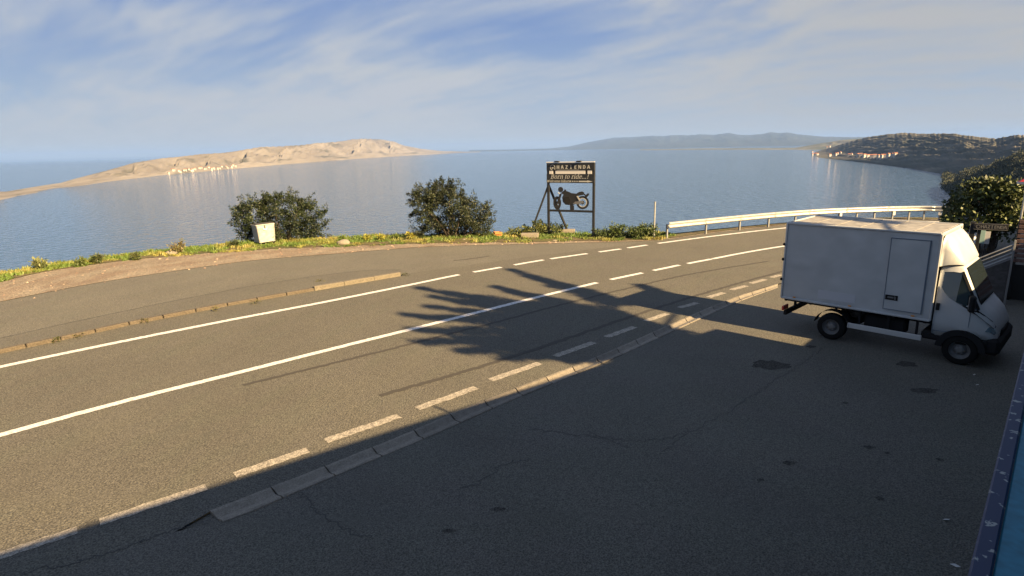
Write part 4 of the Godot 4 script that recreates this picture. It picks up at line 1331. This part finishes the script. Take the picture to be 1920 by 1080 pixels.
# ------------------------------------------------------------------ waste container
func waste_bin() -> void:
	var p := g(498, 458)
	var o := thing("waste_container", "pale grey wheeled waste container standing in front of a round bush", "container", p)
	o.rotation.z = 0.04
	var X := frame(Vector3.ZERO, Vector3(0.74, 0, -0.67))
	var h := hat(p, 418)
	var w := 1.0
	var d := 0.88
	var st := new_st()
	var y0 := 0.17
	var y1 := h - 0.07
	var r0 := []
	var r1 := []
	for q in [[-1, -1], [1, -1], [1, 1], [-1, 1]]:
		r0.append(X * Vector3(q[0] * w * 0.44, y0, q[1] * d * 0.42))
		r1.append(X * Vector3(q[0] * w * 0.5, y1, q[1] * d * 0.5))
	for k in 4: quad(st, r0[k], r0[(k + 1) % 4], r1[(k + 1) % 4], r1[k])
	quad(st, r0[0], r0[1], r0[2], r0[3])
	quad(st, r1[0], r1[1], r1[2], r1[3])
	obj("body", st, M.bin, o)
	for k in 4:
		st = new_st()
		bar(st, r1[k], r1[(k + 1) % 4], 0.06, 0.06, 0.012)
		obj("rim", st, M.bin, o)
	for q in [-0.46, 0.46]:
		st = new_st()
		bar(st, X * Vector3(q * w * 0.88, y0, d * 0.44), X * Vector3(q * w, y1, d * 0.52), 0.04, 0.035, 0.006)
		obj("corner_rib", st, M.bin, o)
	st = new_st()
	cbox(st, X * Transform3D(Basis(), Vector3(0, y0 + 0.03, d * 0.43)), Vector3(w * 0.9, 0.06, 0.05), 0.008)
	obj("lower_rail", st, M.bin, o)
	st = new_st(true)
	for k in 6:
		var a0 := PI * k / 6
		var a1 := PI * (k + 1) / 6
		quad(st, X * Vector3(-w * 0.49, y1 + 0.02 + sin(a0) * 0.07, cos(a0) * d * 0.48), X * Vector3(w * 0.49, y1 + 0.02 + sin(a0) * 0.07, cos(a0) * d * 0.48), X * Vector3(w * 0.49, y1 + 0.02 + sin(a1) * 0.07, cos(a1) * d * 0.48), X * Vector3(-w * 0.49, y1 + 0.02 + sin(a1) * 0.07, cos(a1) * d * 0.48))
	obj("lid", st, M.bin_dark, o)
	st = new_st()
	ring_prism(st, X * Transform3D(Basis(Vector3.RIGHT, -0.08), Vector3(-0.05, y1 - 0.17, d * 0.5 + 0.012)), Vector2(0.05, 0.05), Vector2(0.14, 0.15), 0.02, 14, PI, TAU)
	obj("emblem", st, M.white_board, o)
	st = new_st()
	cbox(st, X * Transform3D(Basis(), Vector3(-0.05, y1 - 0.12, d * 0.5 + 0.025)), Vector3(0.05, 0.18, 0.03), 0.006)
	obj("lock", st, M.bin_dark, o)
	for q in [[-1, -1], [1, -1], [1, 1], [-1, 1]]:
		st = new_st()
		lathe(st, [[0.0, -0.025], [0.08, -0.025], [0.09, -0.012], [0.09, 0.012], [0.08, 0.025], [0.0, 0.025]], X * Transform3D(Basis(Vector3.UP, 0.4), Vector3(q[0] * w * 0.36, 0.085, q[1] * d * 0.34)), 14)
		var wh := obj("wheel", st, M.rubber, o)
		st = new_st()
		cbox(st, X * Transform3D(Basis(), Vector3(q[0] * w * 0.36, 0.16, q[1] * d * 0.34)), Vector3(0.07, 0.08, 0.07), 0.006)
		obj("fork", st, M.galv, wh)

# ------------------------------------------------------------------ plants
func shrub(called: String, label: String, cat: String, base: Vector3, ells: Array, nclump: int, per: int, deep: float, cr: float, ln: float, wd: float, cols: Array, sd: int, stems: int, group := "", spikes := []) -> Node3D:
	var o := thing(called, label, cat, base, group)
	var dist := Vector2(base.x, base.z).length()
	var r := RandomNumberGenerator.new()
	r.seed = sd
	var area := 0.0
	for e in ells: area += e[2] * e[3]
	var clumps := []
	var tips := []
	for e in ells:
		for k in int(nclump * e[2] * e[3] / area):
			var a := r.randf() * TAU
			var q := sqrt(r.randf())
			var oz := r.randf_range(-1, 1) * deep * sqrt(maxf(0.0, 1.0 - q * q))
			var p := along(e[0] + cos(a) * q * e[2], e[1] + sin(a) * q * e[3], dist + oz) - base
			if p.y < 0.05: p.y = 0.05
			var c := cr * r.randf_range(0.6, 1.35)
			clumps.append([p, Vector3(c, c * 0.85, c), per])
			tips.append(p)
	for e in ells:       # loose sprigs that break the outline
		for k in int(clampf(e[2] * e[3] / 45.0, 4, 40)):
			var a := r.randf() * TAU
			if sin(a) > 0.45: continue
			var oz := r.randf_range(-0.6, 0.6) * deep
			var ext_ := r.randf_range(1.05, 1.42)
			for m in 5:
				var t := lerpf(0.85, ext_, m / 4.0)
				var p := along(e[0] + cos(a) * t * e[2], e[1] + sin(a) * t * e[3] - m * 0.8, dist + oz) - base
				if p.y > 0.1: clumps.append([p, Vector3(0.09, 0.11, 0.09) * (1.3 - 0.18 * m), int(per * 0.2)])
	for s in spikes:     # slender upright shoots: from pixel to pixel
		for k in 9:
			var t := k / 8.0
			var p := along(lerpf(s[0], s[2], t), lerpf(s[1], s[3], t), dist) - base
			clumps.append([p, Vector3(0.11, 0.14, 0.11) * (1.35 - t), int(per * 0.35)])
	var st := new_st(true)
	for k in stems:
		var tip: Vector3 = tips[r.randi() % tips.size()]
		var foot := Vector3(tip.x * 0.18 + r.randfn() * 0.15, -0.1, tip.z * 0.18 + r.randfn() * 0.15)
		var mid := foot.lerp(tip, 0.5) + Vector3(r.randfn(), r.randf(), r.randfn()) * 0.15
		tube(st, PackedVector3Array([foot, mid, tip]), [0.04, 0.025, 0.008], 5)
	obj("stems", st, M.bark, o)
	mesh_obj("foliage", leaf_mesh(clumps, ln, wd, cols, sd + 1), M.leaf, o)
	return o
func vegetation() -> void:
	var dark := [Color(0.011, 0.019, 0.005), Color(0.015, 0.027, 0.006), Color(0.024, 0.036, 0.008), Color(0.008, 0.014, 0.005)]
	shrub("round_bush", "broad round dark green bush growing behind the waste container", "bush", g(532, 451.5) + Vector3(0, -0.35, 0), [[525, 410, 72, 40], [475, 412, 34, 34], [575, 415, 34, 30], [530, 385, 45, 18], [540, 438, 62, 16], [470, 440, 22, 14]], 320, 62, 1.25, 0.22, 0.13, 0.05, dark, 201, 40, "", [[520, 385, 523, 364], [528, 384, 529, 362], [500, 388, 494, 368], [560, 392, 566, 374], [600, 402, 612, 396], [455, 398, 442, 388]])
	var oliv := [Color(0.011, 0.017, 0.005), Color(0.018, 0.027, 0.006), Color(0.027, 0.035, 0.009), Color(0.007, 0.012, 0.005)]
	shrub("tall_bush", "tall ragged evergreen bush with pointed shoots left of the black sign", "bush", g(850, 444), [[835, 395, 45, 42], [800, 375, 28, 24], [880, 405, 36, 32], [825, 365, 30, 20], [850, 425, 62, 18], [905, 425, 20, 16], [800, 402, 18, 30]], 310, 62, 1.5, 0.21, 0.14, 0.045, oliv, 211, 40, "", [[826, 355, 827, 333], [842, 358, 842, 336], [848, 358, 848, 337], [816, 360, 817, 345], [866, 372, 867, 356], [790, 372, 764, 364], [790, 378, 765, 376], [780, 400, 768, 405]])
	var low := [Color(0.044, 0.070, 0.015), Color(0.063, 0.085, 0.018), Color(0.033, 0.052, 0.013)]
	shrub("low_shrub", "low leafy shrub between the black sign and the marker pole", "shrub", g(1175, 446), [[1140, 440, 26, 8], [1180, 437, 34, 11], [1215, 434, 18, 13], [1155, 428, 8, 7]], 110, 50, 0.7, 0.20, 0.13, 0.05, low, 221, 14)
	shrub("low_shrub", "low leafy shrub under the leaning stays of the black sign", "shrub", g(1010, 441), [[1000, 434, 34, 6], [1035, 430, 22, 8], [975, 437, 18, 5], [1012, 424, 12, 6]], 80, 50, 0.7, 0.20, 0.13, 0.05, [Color(0.067, 0.085, 0.015), Color(0.089, 0.096, 0.018), Color(0.037, 0.056, 0.012)], 225, 12)
	# right-hand tree with sunlit leaf clusters
	var fig := [Color(0.026, 0.037, 0.009), Color(0.044, 0.063, 0.012), Color(0.067, 0.085, 0.015)]
	var tb := g(1856, 474)
	var tr := thing("leafy_tree", "small broad-leaved tree with dense crown behind the small terrace sign", "tree", tb)
	var dist := Vector2(tb.x, tb.z).length()
	var r := RandomNumberGenerator.new()
	r.seed = 31
	var cl := []
	for k in 150:
		var a := r.randf() * TAU
		var q := sqrt(r.randf())
		var ez: Array = [[1845, 392, 62, 48], [1800, 400, 24, 40], [1890, 390, 30, 52], [1850, 352, 44, 18]][[0, 0, 0, 1, 2, 2, 3][r.randi() % 7]]
		var p := along(ez[0] + cos(a) * q * ez[2], ez[1] + sin(a) * q * ez[3], dist + r.randf_range(-1.2, 1.2)) - tb
		var c := r.randf_range(0.2, 0.42)
		cl.append([p, Vector3(c, c * 0.8, c), 55])
	var st := new_st(true)
	tube(st, PackedVector3Array([Vector3(0, -0.1, 0), Vector3(0.05, 0.6, 0), Vector3(-0.05, 1.2, 0.05), Vector3(0, 2.0, 0)]), [0.15, 0.12, 0.10, 0.05], 8)
	obj("trunk", st, M.bark, tr)
	st = new_st(true)
	for k in 24:
		var tip: Vector3 = cl[k * 6][0]
		tube(st, PackedVector3Array([Vector3(0, 1.0, 0), Vector3(0, 1.3, 0).lerp(tip, 0.5), tip]), [0.05, 0.03, 0.01], 5)
	obj("limbs", st, M.bark, tr)
	mesh_obj("crown", leaf_mesh(cl, 0.17, 0.12, fig, 33, 0.3), M.leaf, tr)
	grass()

func grass() -> void:
	var r := RandomNumberGenerator.new()
	r.seed = 51
	var V := PackedVector3Array()
	var N := PackedVector3Array()
	var C := PackedColorArray()
	var A: PackedVector3Array = lines.grafar
	var B: PackedVector3Array = lines.verfar
	for k in 26000:
		var f := r.randf() * (A.size() - 1)
		var i := int(f)
		var a := A[i].lerp(A[i + 1], f - i)
		var b := B[i].lerp(B[i + 1], f - i)
		if a.x > 9.5 or a.x < -40 or a.distance_to(b) < 0.25: continue
		var t := r.randf_range(-0.12, 1.12)
		var p := a.lerp(b, t)
		if fn2.get_noise_2d(p.x * 12.0, p.z * 12.0) + t * 0.9 < 0.08: continue
		var hgt := 0.5 + 0.5 * clampf(t, 0, 1) + maxf(0, fn.get_noise_2d(p.x * 18, p.z * 18)) * 1.3
		var dry := clampf(0.26 + fn.get_noise_2d(p.x * 9.0 + 40, p.z * 9.0) * 1.6 - t * 0.12, 0, 1)
		var c := Color(0.074, 0.122, 0.019).lerp(Color(0.215, 0.189, 0.052), dry) * r.randf_range(0.75, 1.3)
		c.a = 1
		for m in 7:
			var w := r.randf() * TAU
			var q := p + Vector3(cos(w), 0, sin(w)) * r.randf() * 0.16
			var lean := Vector3(cos(w + r.randfn() * 0.7), 0, sin(w + r.randfn() * 0.7)) * r.randf_range(0.04, 0.16)
			var h := r.randf_range(0.08, 0.20) * hgt
			var s := Vector3(-sin(w), 0, cos(w)) * 0.016
			var tip := q + lean + Vector3(0, h, 0)
			var mid := q + lean * 0.35 + Vector3(0, h * 0.6, 0)
			var nn := (-s.cross(tip - q).normalized() + Vector3(0, 0.5, 0)).normalized()
			for v in [q - s, q + s, mid + s, q - s, mid + s, mid - s, mid - s, mid + s, tip]:
				V.append(v); N.append(nn); C.append(c)
	var arr := []
	arr.resize(Mesh.ARRAY_MAX)
	arr[Mesh.ARRAY_VERTEX] = V
	arr[Mesh.ARRAY_NORMAL] = N
	arr[Mesh.ARRAY_COLOR] = C
	var me := ArrayMesh.new()
	me.add_surface_from_arrays(Mesh.PRIMITIVE_TRIANGLES, arr)
	var mi := mesh_obj("grass", me, M.leaf)
	tag(mi, "short green and yellow grass along the edge above the sea", "grass")
	mi.set_meta("kind", "stuff")

# ------------------------------------------------------------------ right-hand side behind the truck
func right_side() -> void:
	# slatted brown terrace screen
	var c := g(1886, 562)
	var sc := thing("slatted_screen", "brown wooden slatted terrace screen at the top of the ramp", "screen", c)
	var dirx := Vector3(0.80, 0, 0.60)
	var X := frame(Vector3.ZERO, dirx)
	var ht := hat(c, 411)
	var hb := hat(c, 492)
	var st := new_st()
	for k in 3:
		st = new_st()
		cbox(st, X * Transform3D(Basis(), Vector3(0.03 + k * 1.5, ht / 2, -0.05)), Vector3(0.09, ht, 0.09), 0.006)
		obj("post", st, M.black_steel, sc)
	var n := 9
	for k in n:
		st = new_st()
		cbox(st, X * Transform3D(Basis(), Vector3(1.6, lerpf(hb, ht, (k + 0.5) / n), 0.01)), Vector3(3.2, (ht - hb) / n * 0.72, 0.03), 0.005)
		obj("slat", st, M.wood, sc)
	st = new_st()
	cbox(st, X * Transform3D(Basis(), Vector3(1.6, hb / 2 - 0.03, -0.12)), Vector3(3.2, hb - 0.08, 0.06), 0.005)
	obj("lower_panel", st, M.black, sc)
	# ramp wall with its rail of slanting pipes
	var p0 := g(1811, 566)
	var p1 := g(1884, 572)
	var rp := thing("stair_ramp", "dark concrete ramp with slanting pipe rails beside the truck nose", "ramp", p0)
	var Y := frame(Vector3.ZERO, p1 - p0)
	var w := p0.distance_to(p1)
	st = new_st()
	prism(st, PackedVector2Array([Vector2(-0.3, -0.1), Vector2(w, -0.1), Vector2(w, hat(p1, 486)), Vector2(0, hat(p0, 516)), Vector2(-0.3, hat(p0, 524))]), Y * Transform3D(Basis(), Vector3(0, 0, -0.35)), 0.6)
	obj("wall", st, M.wall_dark, rp)
	for q in [[489, 457], [496.5, 464.5], [504, 472.5], [510, 479.5]]:
		st = new_st()
		rod(st, Y * Vector3(0, hat(p0, q[0]), 0), Y * Vector3(w, hat(p1, q[1]), 0), 0.017, 8)
		obj("rail", st, M.galv, rp)
	for q in [[0.0, 484.0], [0.98, 450.0]]:
		st = new_st()
		var pp := p0.lerp(p1, q[0])
		cbox(st, Y * Transform3D(Basis(), Vector3(w * q[0], hat(pp, q[1]) / 2, 0)), Vector3(0.05, hat(pp, q[1]), 0.05), 0.004)
		obj("rail_post", st, M.post, rp)
	# small sign on two dark posts
	var s0 := g(1807, 548)
	var sg := thing("terrace_sign", "small dark name board on two black posts by the leafy tree", "sign", s0)
	var Z := frame(Vector3.ZERO, Vector3(0.86, 0, 0.5))
	for q in [[-0.03, 0.14], [0.15, 0.09]]:
		st = new_st()
		cbox(st, Z * Transform3D(Basis(), Vector3(q[0], hat(s0, 416) / 2, -0.03)), Vector3(q[1], hat(s0, 416), 0.10), 0.008)
		obj("post", st, M.black_steel, sg)
	var bt := hat(s0, 418)
	var bb := hat(s0, 430)
	st = new_st()
	cbox(st, Z * Transform3D(Basis(), Vector3(0.42, (bt + bb) / 2, 0.05)), Vector3(0.88, bt - bb, 0.04), 0.005)
	var bd := obj("board", st, M.black, sg)
	for e in [bt - 0.015, bb + 0.015]:
		st = new_st()
		cbox(st, Z * Transform3D(Basis(), Vector3(0.42, e, 0.075)), Vector3(0.86, 0.014, 0.006), 0)
		obj("border", st, M.rim, bd)
	for k in 8:
		text("HAZIENDA"[k], 0.14, 0.006, M.rim, Z * Transform3D(Basis(), Vector3(0.20 + 0.083 * k, (bt + bb) / 2, 0.075)), "letter", bd)
	st = new_st()
	ring_prism(st, Z * Transform3D(Basis(), Vector3(0.09, (bt + bb) / 2, 0.075)), Vector2(0.045, 0.045), Vector2(0.06, 0.06), 0.008, 16)
	obj("emblem", st, M.rim, bd)
	# two notice panels
	for q in [[1829, 500, 432, 456, 0.24, "pale green notice panel on a post behind the terrace sign", mat(Color(0.24, 0.36, 0.33), 0.5)], [1840, 497, 434, 457, 0.20, "white notice panel on a post behind the terrace sign", M.white_board]]:
		var p := g(q[0], q[1])
		var nb := thing("notice_panel", q[5], "notice board", p)
		var pt := hat(p, q[2])
		var pb := hat(p, q[3])
		st = new_st()
		cbox(st, frame(Vector3(0, (pt + pb) / 2, 0.04), Vector3(0.86, 0, 0.5)), Vector3(q[4], pt - pb, 0.03), 0.004)
		obj("panel", st, q[6], nb)
		st = new_st()
		rod(st, Vector3(0, -0.05, 0), Vector3(0, pt, 0), 0.025)
		obj("post", st, M.black_steel, nb)
	# red and white parasol on the terrace
	var u := g(1890, 545)
	var ub := thing("parasol", "red terrace parasol with white valance above the slatted screen", "parasol", u)
	var ph := hat(u, 332)
	st = new_st()
	rod(st, Vector3(0, 0, 0), Vector3(0, ph, 0), 0.03)
	obj("pole", st, M.galv, ub)
	st = new_st()
	cbox(st, Transform3D(Basis(), Vector3(0, 0.05, 0)), Vector3(0.5, 0.1, 0.5), 0.02)
	obj("base", st, M.stone, ub)
	st = new_st()
	for k in 8:
		var a := TAU * k / 8
		var b := TAU * (k + 1) / 8
		tri(st, Vector3(0, ph, 0), Vector3(cos(a) * 0.26, ph - 0.14, sin(a) * 0.26), Vector3(cos(b) * 0.26, ph - 0.14, sin(b) * 0.26))
	obj("canopy", st, M.red, ub)
	st = new_st()
	for k in 8:
		var a := TAU * k / 8
		var b := TAU * (k + 1) / 8
		quad(st, Vector3(cos(a) * 0.26, ph - 0.14, sin(a) * 0.26), Vector3(cos(b) * 0.26, ph - 0.14, sin(b) * 0.26), Vector3(cos(b) * 0.26, ph - 0.22, sin(b) * 0.26), Vector3(cos(a) * 0.26, ph - 0.22, sin(a) * 0.26))
	obj("valance", st, M.white_board, ub)
	car()

func car() -> void:
	var p := g(1806, 470)
	var o := thing("parked_car", "white parked car half hidden behind the box truck and the tree", "car", p)
	var hd := Vector3(-0.80, 0, 0.60)
	var X := frame(Vector3.ZERO, hd)
	# sections: x, sill, belt, top, half low, half top
	var S := [[-1.9, 0.45, 0.80, 0.95, 0.70, 0.60], [-1.75, 0.30, 0.90, 1.35, 0.80, 0.62], [-1.3, 0.25, 0.95, 1.55, 0.84, 0.62], [-0.2, 0.25, 0.93, 1.60, 0.85, 0.62], [0.35, 0.25, 0.92, 1.52, 0.85, 0.62], [0.75, 0.25, 0.92, 1.20, 0.84, 0.68], [1.0, 0.25, 0.90, 0.98, 0.83, 0.72], [1.5, 0.27, 0.80, 0.88, 0.80, 0.68], [1.85, 0.32, 0.66, 0.72, 0.72, 0.60], [1.95, 0.38, 0.55, 0.60, 0.62, 0.52]]
	var st := new_st(true)
	var rings := []
	for s in S:
		var r := []
		for q in [[1, s[4], s[1]], [1, s[4] + 0.01, (s[1] + s[2]) / 2], [1, s[4] - 0.02, s[2]], [1, s[5], s[3] - 0.05], [1, s[5] - 0.08, s[3]], [-1, s[5] - 0.08, s[3]], [-1, s[5], s[3] - 0.05], [-1, s[4] - 0.02, s[2]], [-1, s[4] + 0.01, (s[1] + s[2]) / 2], [-1, s[4], s[1]]]: r.append(X * Vector3(s[0], q[2], q[0] * q[1]))
		rings.append(r)
	for i in S.size() - 1:
		for k in 10: quad(st, rings[i][k], rings[i][(k + 1) % 10], rings[i + 1][(k + 1) % 10], rings[i + 1][k])
	for e in [0, S.size() - 1]:
		for k in range(1, 9): tri(st, rings[e][0], rings[e][k], rings[e][k + 1])
	obj("body", st, mat(Color(0.62, 0.64, 0.67), 0.35), o)
	for sg in [-1.0, 1.0]:
		for wq in [[[-1.55, 0.97], [-0.55, 0.97], [-0.55, 1.47], [-1.35, 1.42]], [[-0.48, 0.97], [0.62, 0.97], [0.30, 1.45], [-0.48, 1.49]]]:
			st = new_st()
			var v := []
			for q in wq: v.append(X * Vector3(q[0], q[1], sg * lerpf(0.845, 0.655, clampf((q[1] - 0.93) / 0.6, 0, 1))))
			quad(st, v[0], v[1], v[2], v[3])
			obj("side_window", st, M.glass, o)
	st = new_st()
	quad(st, X * Vector3(0.40, 1.50, 0.54), X * Vector3(0.40, 1.50, -0.54), X * Vector3(1.0, 1.005, -0.66), X * Vector3(1.0, 1.005, 0.66))
	obj("windscreen", st, M.glass, o)
	for q in [[-1.25, 0.74], [-1.25, -0.74], [1.2, 0.74], [1.2, -0.74]]:
		var wn := Node3D.new()
		wn.name = "wheel"
		o.add_child(wn, true)
		wn.transform = X * Transform3D(Basis(Vector3.UP, 0.0 if q[1] > 0 else PI), Vector3(q[0], 0.31, q[1]))
		st = new_st(true)
		lathe(st, [[0.18, -0.1], [0.29, -0.1], [0.31, -0.06], [0.31, 0.07], [0.29, 0.115], [0.18, 0.11]], Transform3D(), 20)
		obj("tyre", st, M.rubber, wn)
		st = new_st()
		lathe(st, [[0.185, 0.105], [0.17, 0.06], [0.05, 0.09], [0.0, 0.09]], Transform3D(), 14)
		obj("rim", st, M.rim, wn)
	for z in [-0.5, 0.5]:
		st = new_st()
		cbox(st, X * Transform3D(Basis(Vector3.UP, -0.25 * signf(z)), Vector3(1.84, 0.63, z)), Vector3(0.14, 0.12, 0.26), 0.03)
		obj("headlight", st, M.chrome, o)

# ------------------------------------------------------------------ small things on the verge
func pebbles() -> void:
	var r := RandomNumberGenerator.new()
	r.seed = 64
	var st := new_st()
	var A: PackedVector3Array = lines.layfar
	var B: PackedVector3Array = lines.grafar
	for k in 2600:
		var f := r.randf() * (A.size() - 1)
		var i := int(f)
		var a := A[i].lerp(A[i + 1], f - i)
		if a.x > 6.0 or a.x < -40: continue
		var p := a.lerp(B[i].lerp(B[i + 1], f - i), r.randf_range(-0.15, 1.05)) + Vector3(0, 0.015, 0)
		var s := 0.012 + 0.05 * pow(r.randf(), 4.0)
		var X := Basis(Vector3.UP, r.randf() * TAU) * Basis.from_scale(Vector3(1.3, 0.7, 1.0) * s)
		var c := Color(0.370, 0.303, 0.229).lerp(Color(0.252, 0.163, 0.126), r.randf()) * r.randf_range(0.7, 1.2)
		c.a = 1
		st.set_color(c)
		var v := [Vector3(1, 0, 0), Vector3(0, 0, 1), Vector3(-1, 0, 0), Vector3(0, 0, -1)]
		for q in 4:
			tri(st, p + X * Vector3(0.1, 1, 0.1), p + X * v[q], p + X * v[(q + 1) % 4])
	var o := obj("pebbles", st, M.land)
	tag(o, "loose pinkish pebbles scattered over the gravel strip", "pebbles")
	o.set_meta("kind", "stuff")
func small_things() -> void:
	pebbles()
	var r := RandomNumberGenerator.new()
	r.seed = 5
	# pale stones
	for q in [[645, 458, 0.42, "large flat pale stone in the grass near the round bush"], [322, 477, 0.34, "pale stone at the grass edge beside the dry tuft"], [1040, 452, 0.12, "small pale stone in the verge by the black sign"], [870, 450, 0.10, "small pale stone below the tall ragged bush"]]:
		var st := new_st(true)
		var p := g(q[0], q[1])
		var V := []
		for i in 7:
			var row := []
			for j in 10:
				var th := PI * i / 6
				var ph := TAU * j / 10
				var d := Vector3(sin(th) * cos(ph), cos(th) * 0.45, sin(th) * sin(ph) * 0.7)
				row.append(d * q[2] * (1.0 + 0.35 * fn.get_noise_3d(d.x * 25 + q[0], d.y * 25, d.z * 25)))
			V.append(row)
		for i in 6:
			for j in 10: quad(st, V[i][j], V[i][(j + 1) % 10], V[i + 1][(j + 1) % 10], V[i + 1][j])
		var o := obj("stone", st, M.stone)
		o.position = p + Vector3(0, q[2] * 0.2, 0)
		tag(o, q[3], "stone")
	# orange crate
	var oc := g(933, 444)
	var cr := thing("orange_crate", "small weathered orange crate lying by the tall ragged bush", "crate", oc)
	var om := mat(Color(0.355, 0.148, 0.037), 0.7)
	for k in 4:
		var st := new_st()
		var a := PI / 2 * k + 0.3
		for y in [0.10, 0.24]: cbox(st, Transform3D(Basis(Vector3.UP, a), Vector3(sin(a) * 0.2, y, cos(a) * 0.2)), Vector3(0.42, 0.11, 0.03), 0.006)
		obj("side", st, om, cr)
	var sb := new_st()
	cbox(sb, Transform3D(Basis(Vector3.UP, 0.3), Vector3(0, 0.03, 0)), Vector3(0.4, 0.03, 0.4), 0.005)
	obj("base", sb, om, cr)
	# upright plants along the edge
	for q in [[76, 506, 486, "spiky pale green plant at the far end of the verge", 0.10, [Color(0.096, 0.126, 0.037), Color(0.148, 0.148, 0.052)]], [185, 494, 478, "dark leafy weed on the verge above the water", 0.08, [Color(0.037, 0.056, 0.015), Color(0.067, 0.074, 0.022)]], [332, 476, 452, "dry brownish tuft beside a pale stone", 0.12, [Color(0.148, 0.111, 0.044), Color(0.089, 0.089, 0.030)]], [440, 464, 452, "dark weed left of the waste container", 0.08, [Color(0.022, 0.033, 0.011), Color(0.037, 0.052, 0.015)]], [150, 500, 486, "green weed between two spiky plants", 0.08, [Color(0.052, 0.074, 0.015), Color(0.074, 0.089, 0.022)]], [255, 488, 476, "low green weed on the crest of the verge", 0.08, [Color(0.044, 0.067, 0.015), Color(0.074, 0.081, 0.022)]], [690, 452, 441, "yellow flowering weed in the middle of the verge", 0.10, [Color(0.333, 0.311, 0.044), Color(0.104, 0.126, 0.022), Color(0.222, 0.222, 0.037)]], [716, 452, 442, "smaller yellow flowering weed on the verge", 0.08, [Color(0.333, 0.311, 0.044), Color(0.104, 0.126, 0.022)]], [770, 449, 436, "yellow flowering weed at the foot of the tall ragged bush", 0.08, [Color(0.333, 0.296, 0.037), Color(0.074, 0.096, 0.022)]], [640, 456, 444, "bright green weed right of the round bush", 0.11, [Color(0.067, 0.111, 0.015), Color(0.096, 0.133, 0.022)]], [742, 450, 441, "bright green weed between the yellow flowers and the tall bush", 0.12, [Color(0.059, 0.096, 0.015), Color(0.089, 0.118, 0.022)]], [785, 448, 434, "dark leafy weed leaning on the tall ragged bush", 0.12, [Color(0.022, 0.033, 0.011), Color(0.037, 0.044, 0.015)]]]:
		var p := g(q[0], q[1])
		var h := hat(p, q[2])
		var o := thing("weed", q[3], "plant", p)
		var cl := []
		var st := new_st()
		for k in 9:
			var a := r.randf() * TAU
			var tip := Vector3(cos(a) * h * 0.45, h * r.randf_range(0.55, 1.0), sin(a) * h * 0.45)
			rod(st, Vector3(0, -0.02, 0), tip, 0.008, 4)
			for m in 4: cl.append([tip * (0.35 + 0.2 * m), Vector3(1, 1, 1) * q[4], 14])
		obj("stems", st, M.bark, o)
		mesh_obj("leaves", leaf_mesh(cl, 0.16, 0.04, q[5], int(q[0])), M.leaf, o)
	# weeds growing out of the kerb joints
	for q in [[148, 632], [270, 605], [405, 583], [480, 570], [105, 642], [600, 530], [760, 517]]:
		var p := g(q[0], q[1]) + Vector3(0, 0.03, 0)
		var o := mesh_obj("kerb_weed", leaf_mesh([[Vector3(0, 0.04, 0), Vector3(0.14, 0.05, 0.1), 40]], 0.09, 0.025, [Color(0.037, 0.044, 0.011), Color(0.074, 0.067, 0.022)], q[0]), M.leaf)
		o.position = p
		tag(o, "tiny weed growing from a joint of the far kerb", "weed", "weeds in the kerb joints")
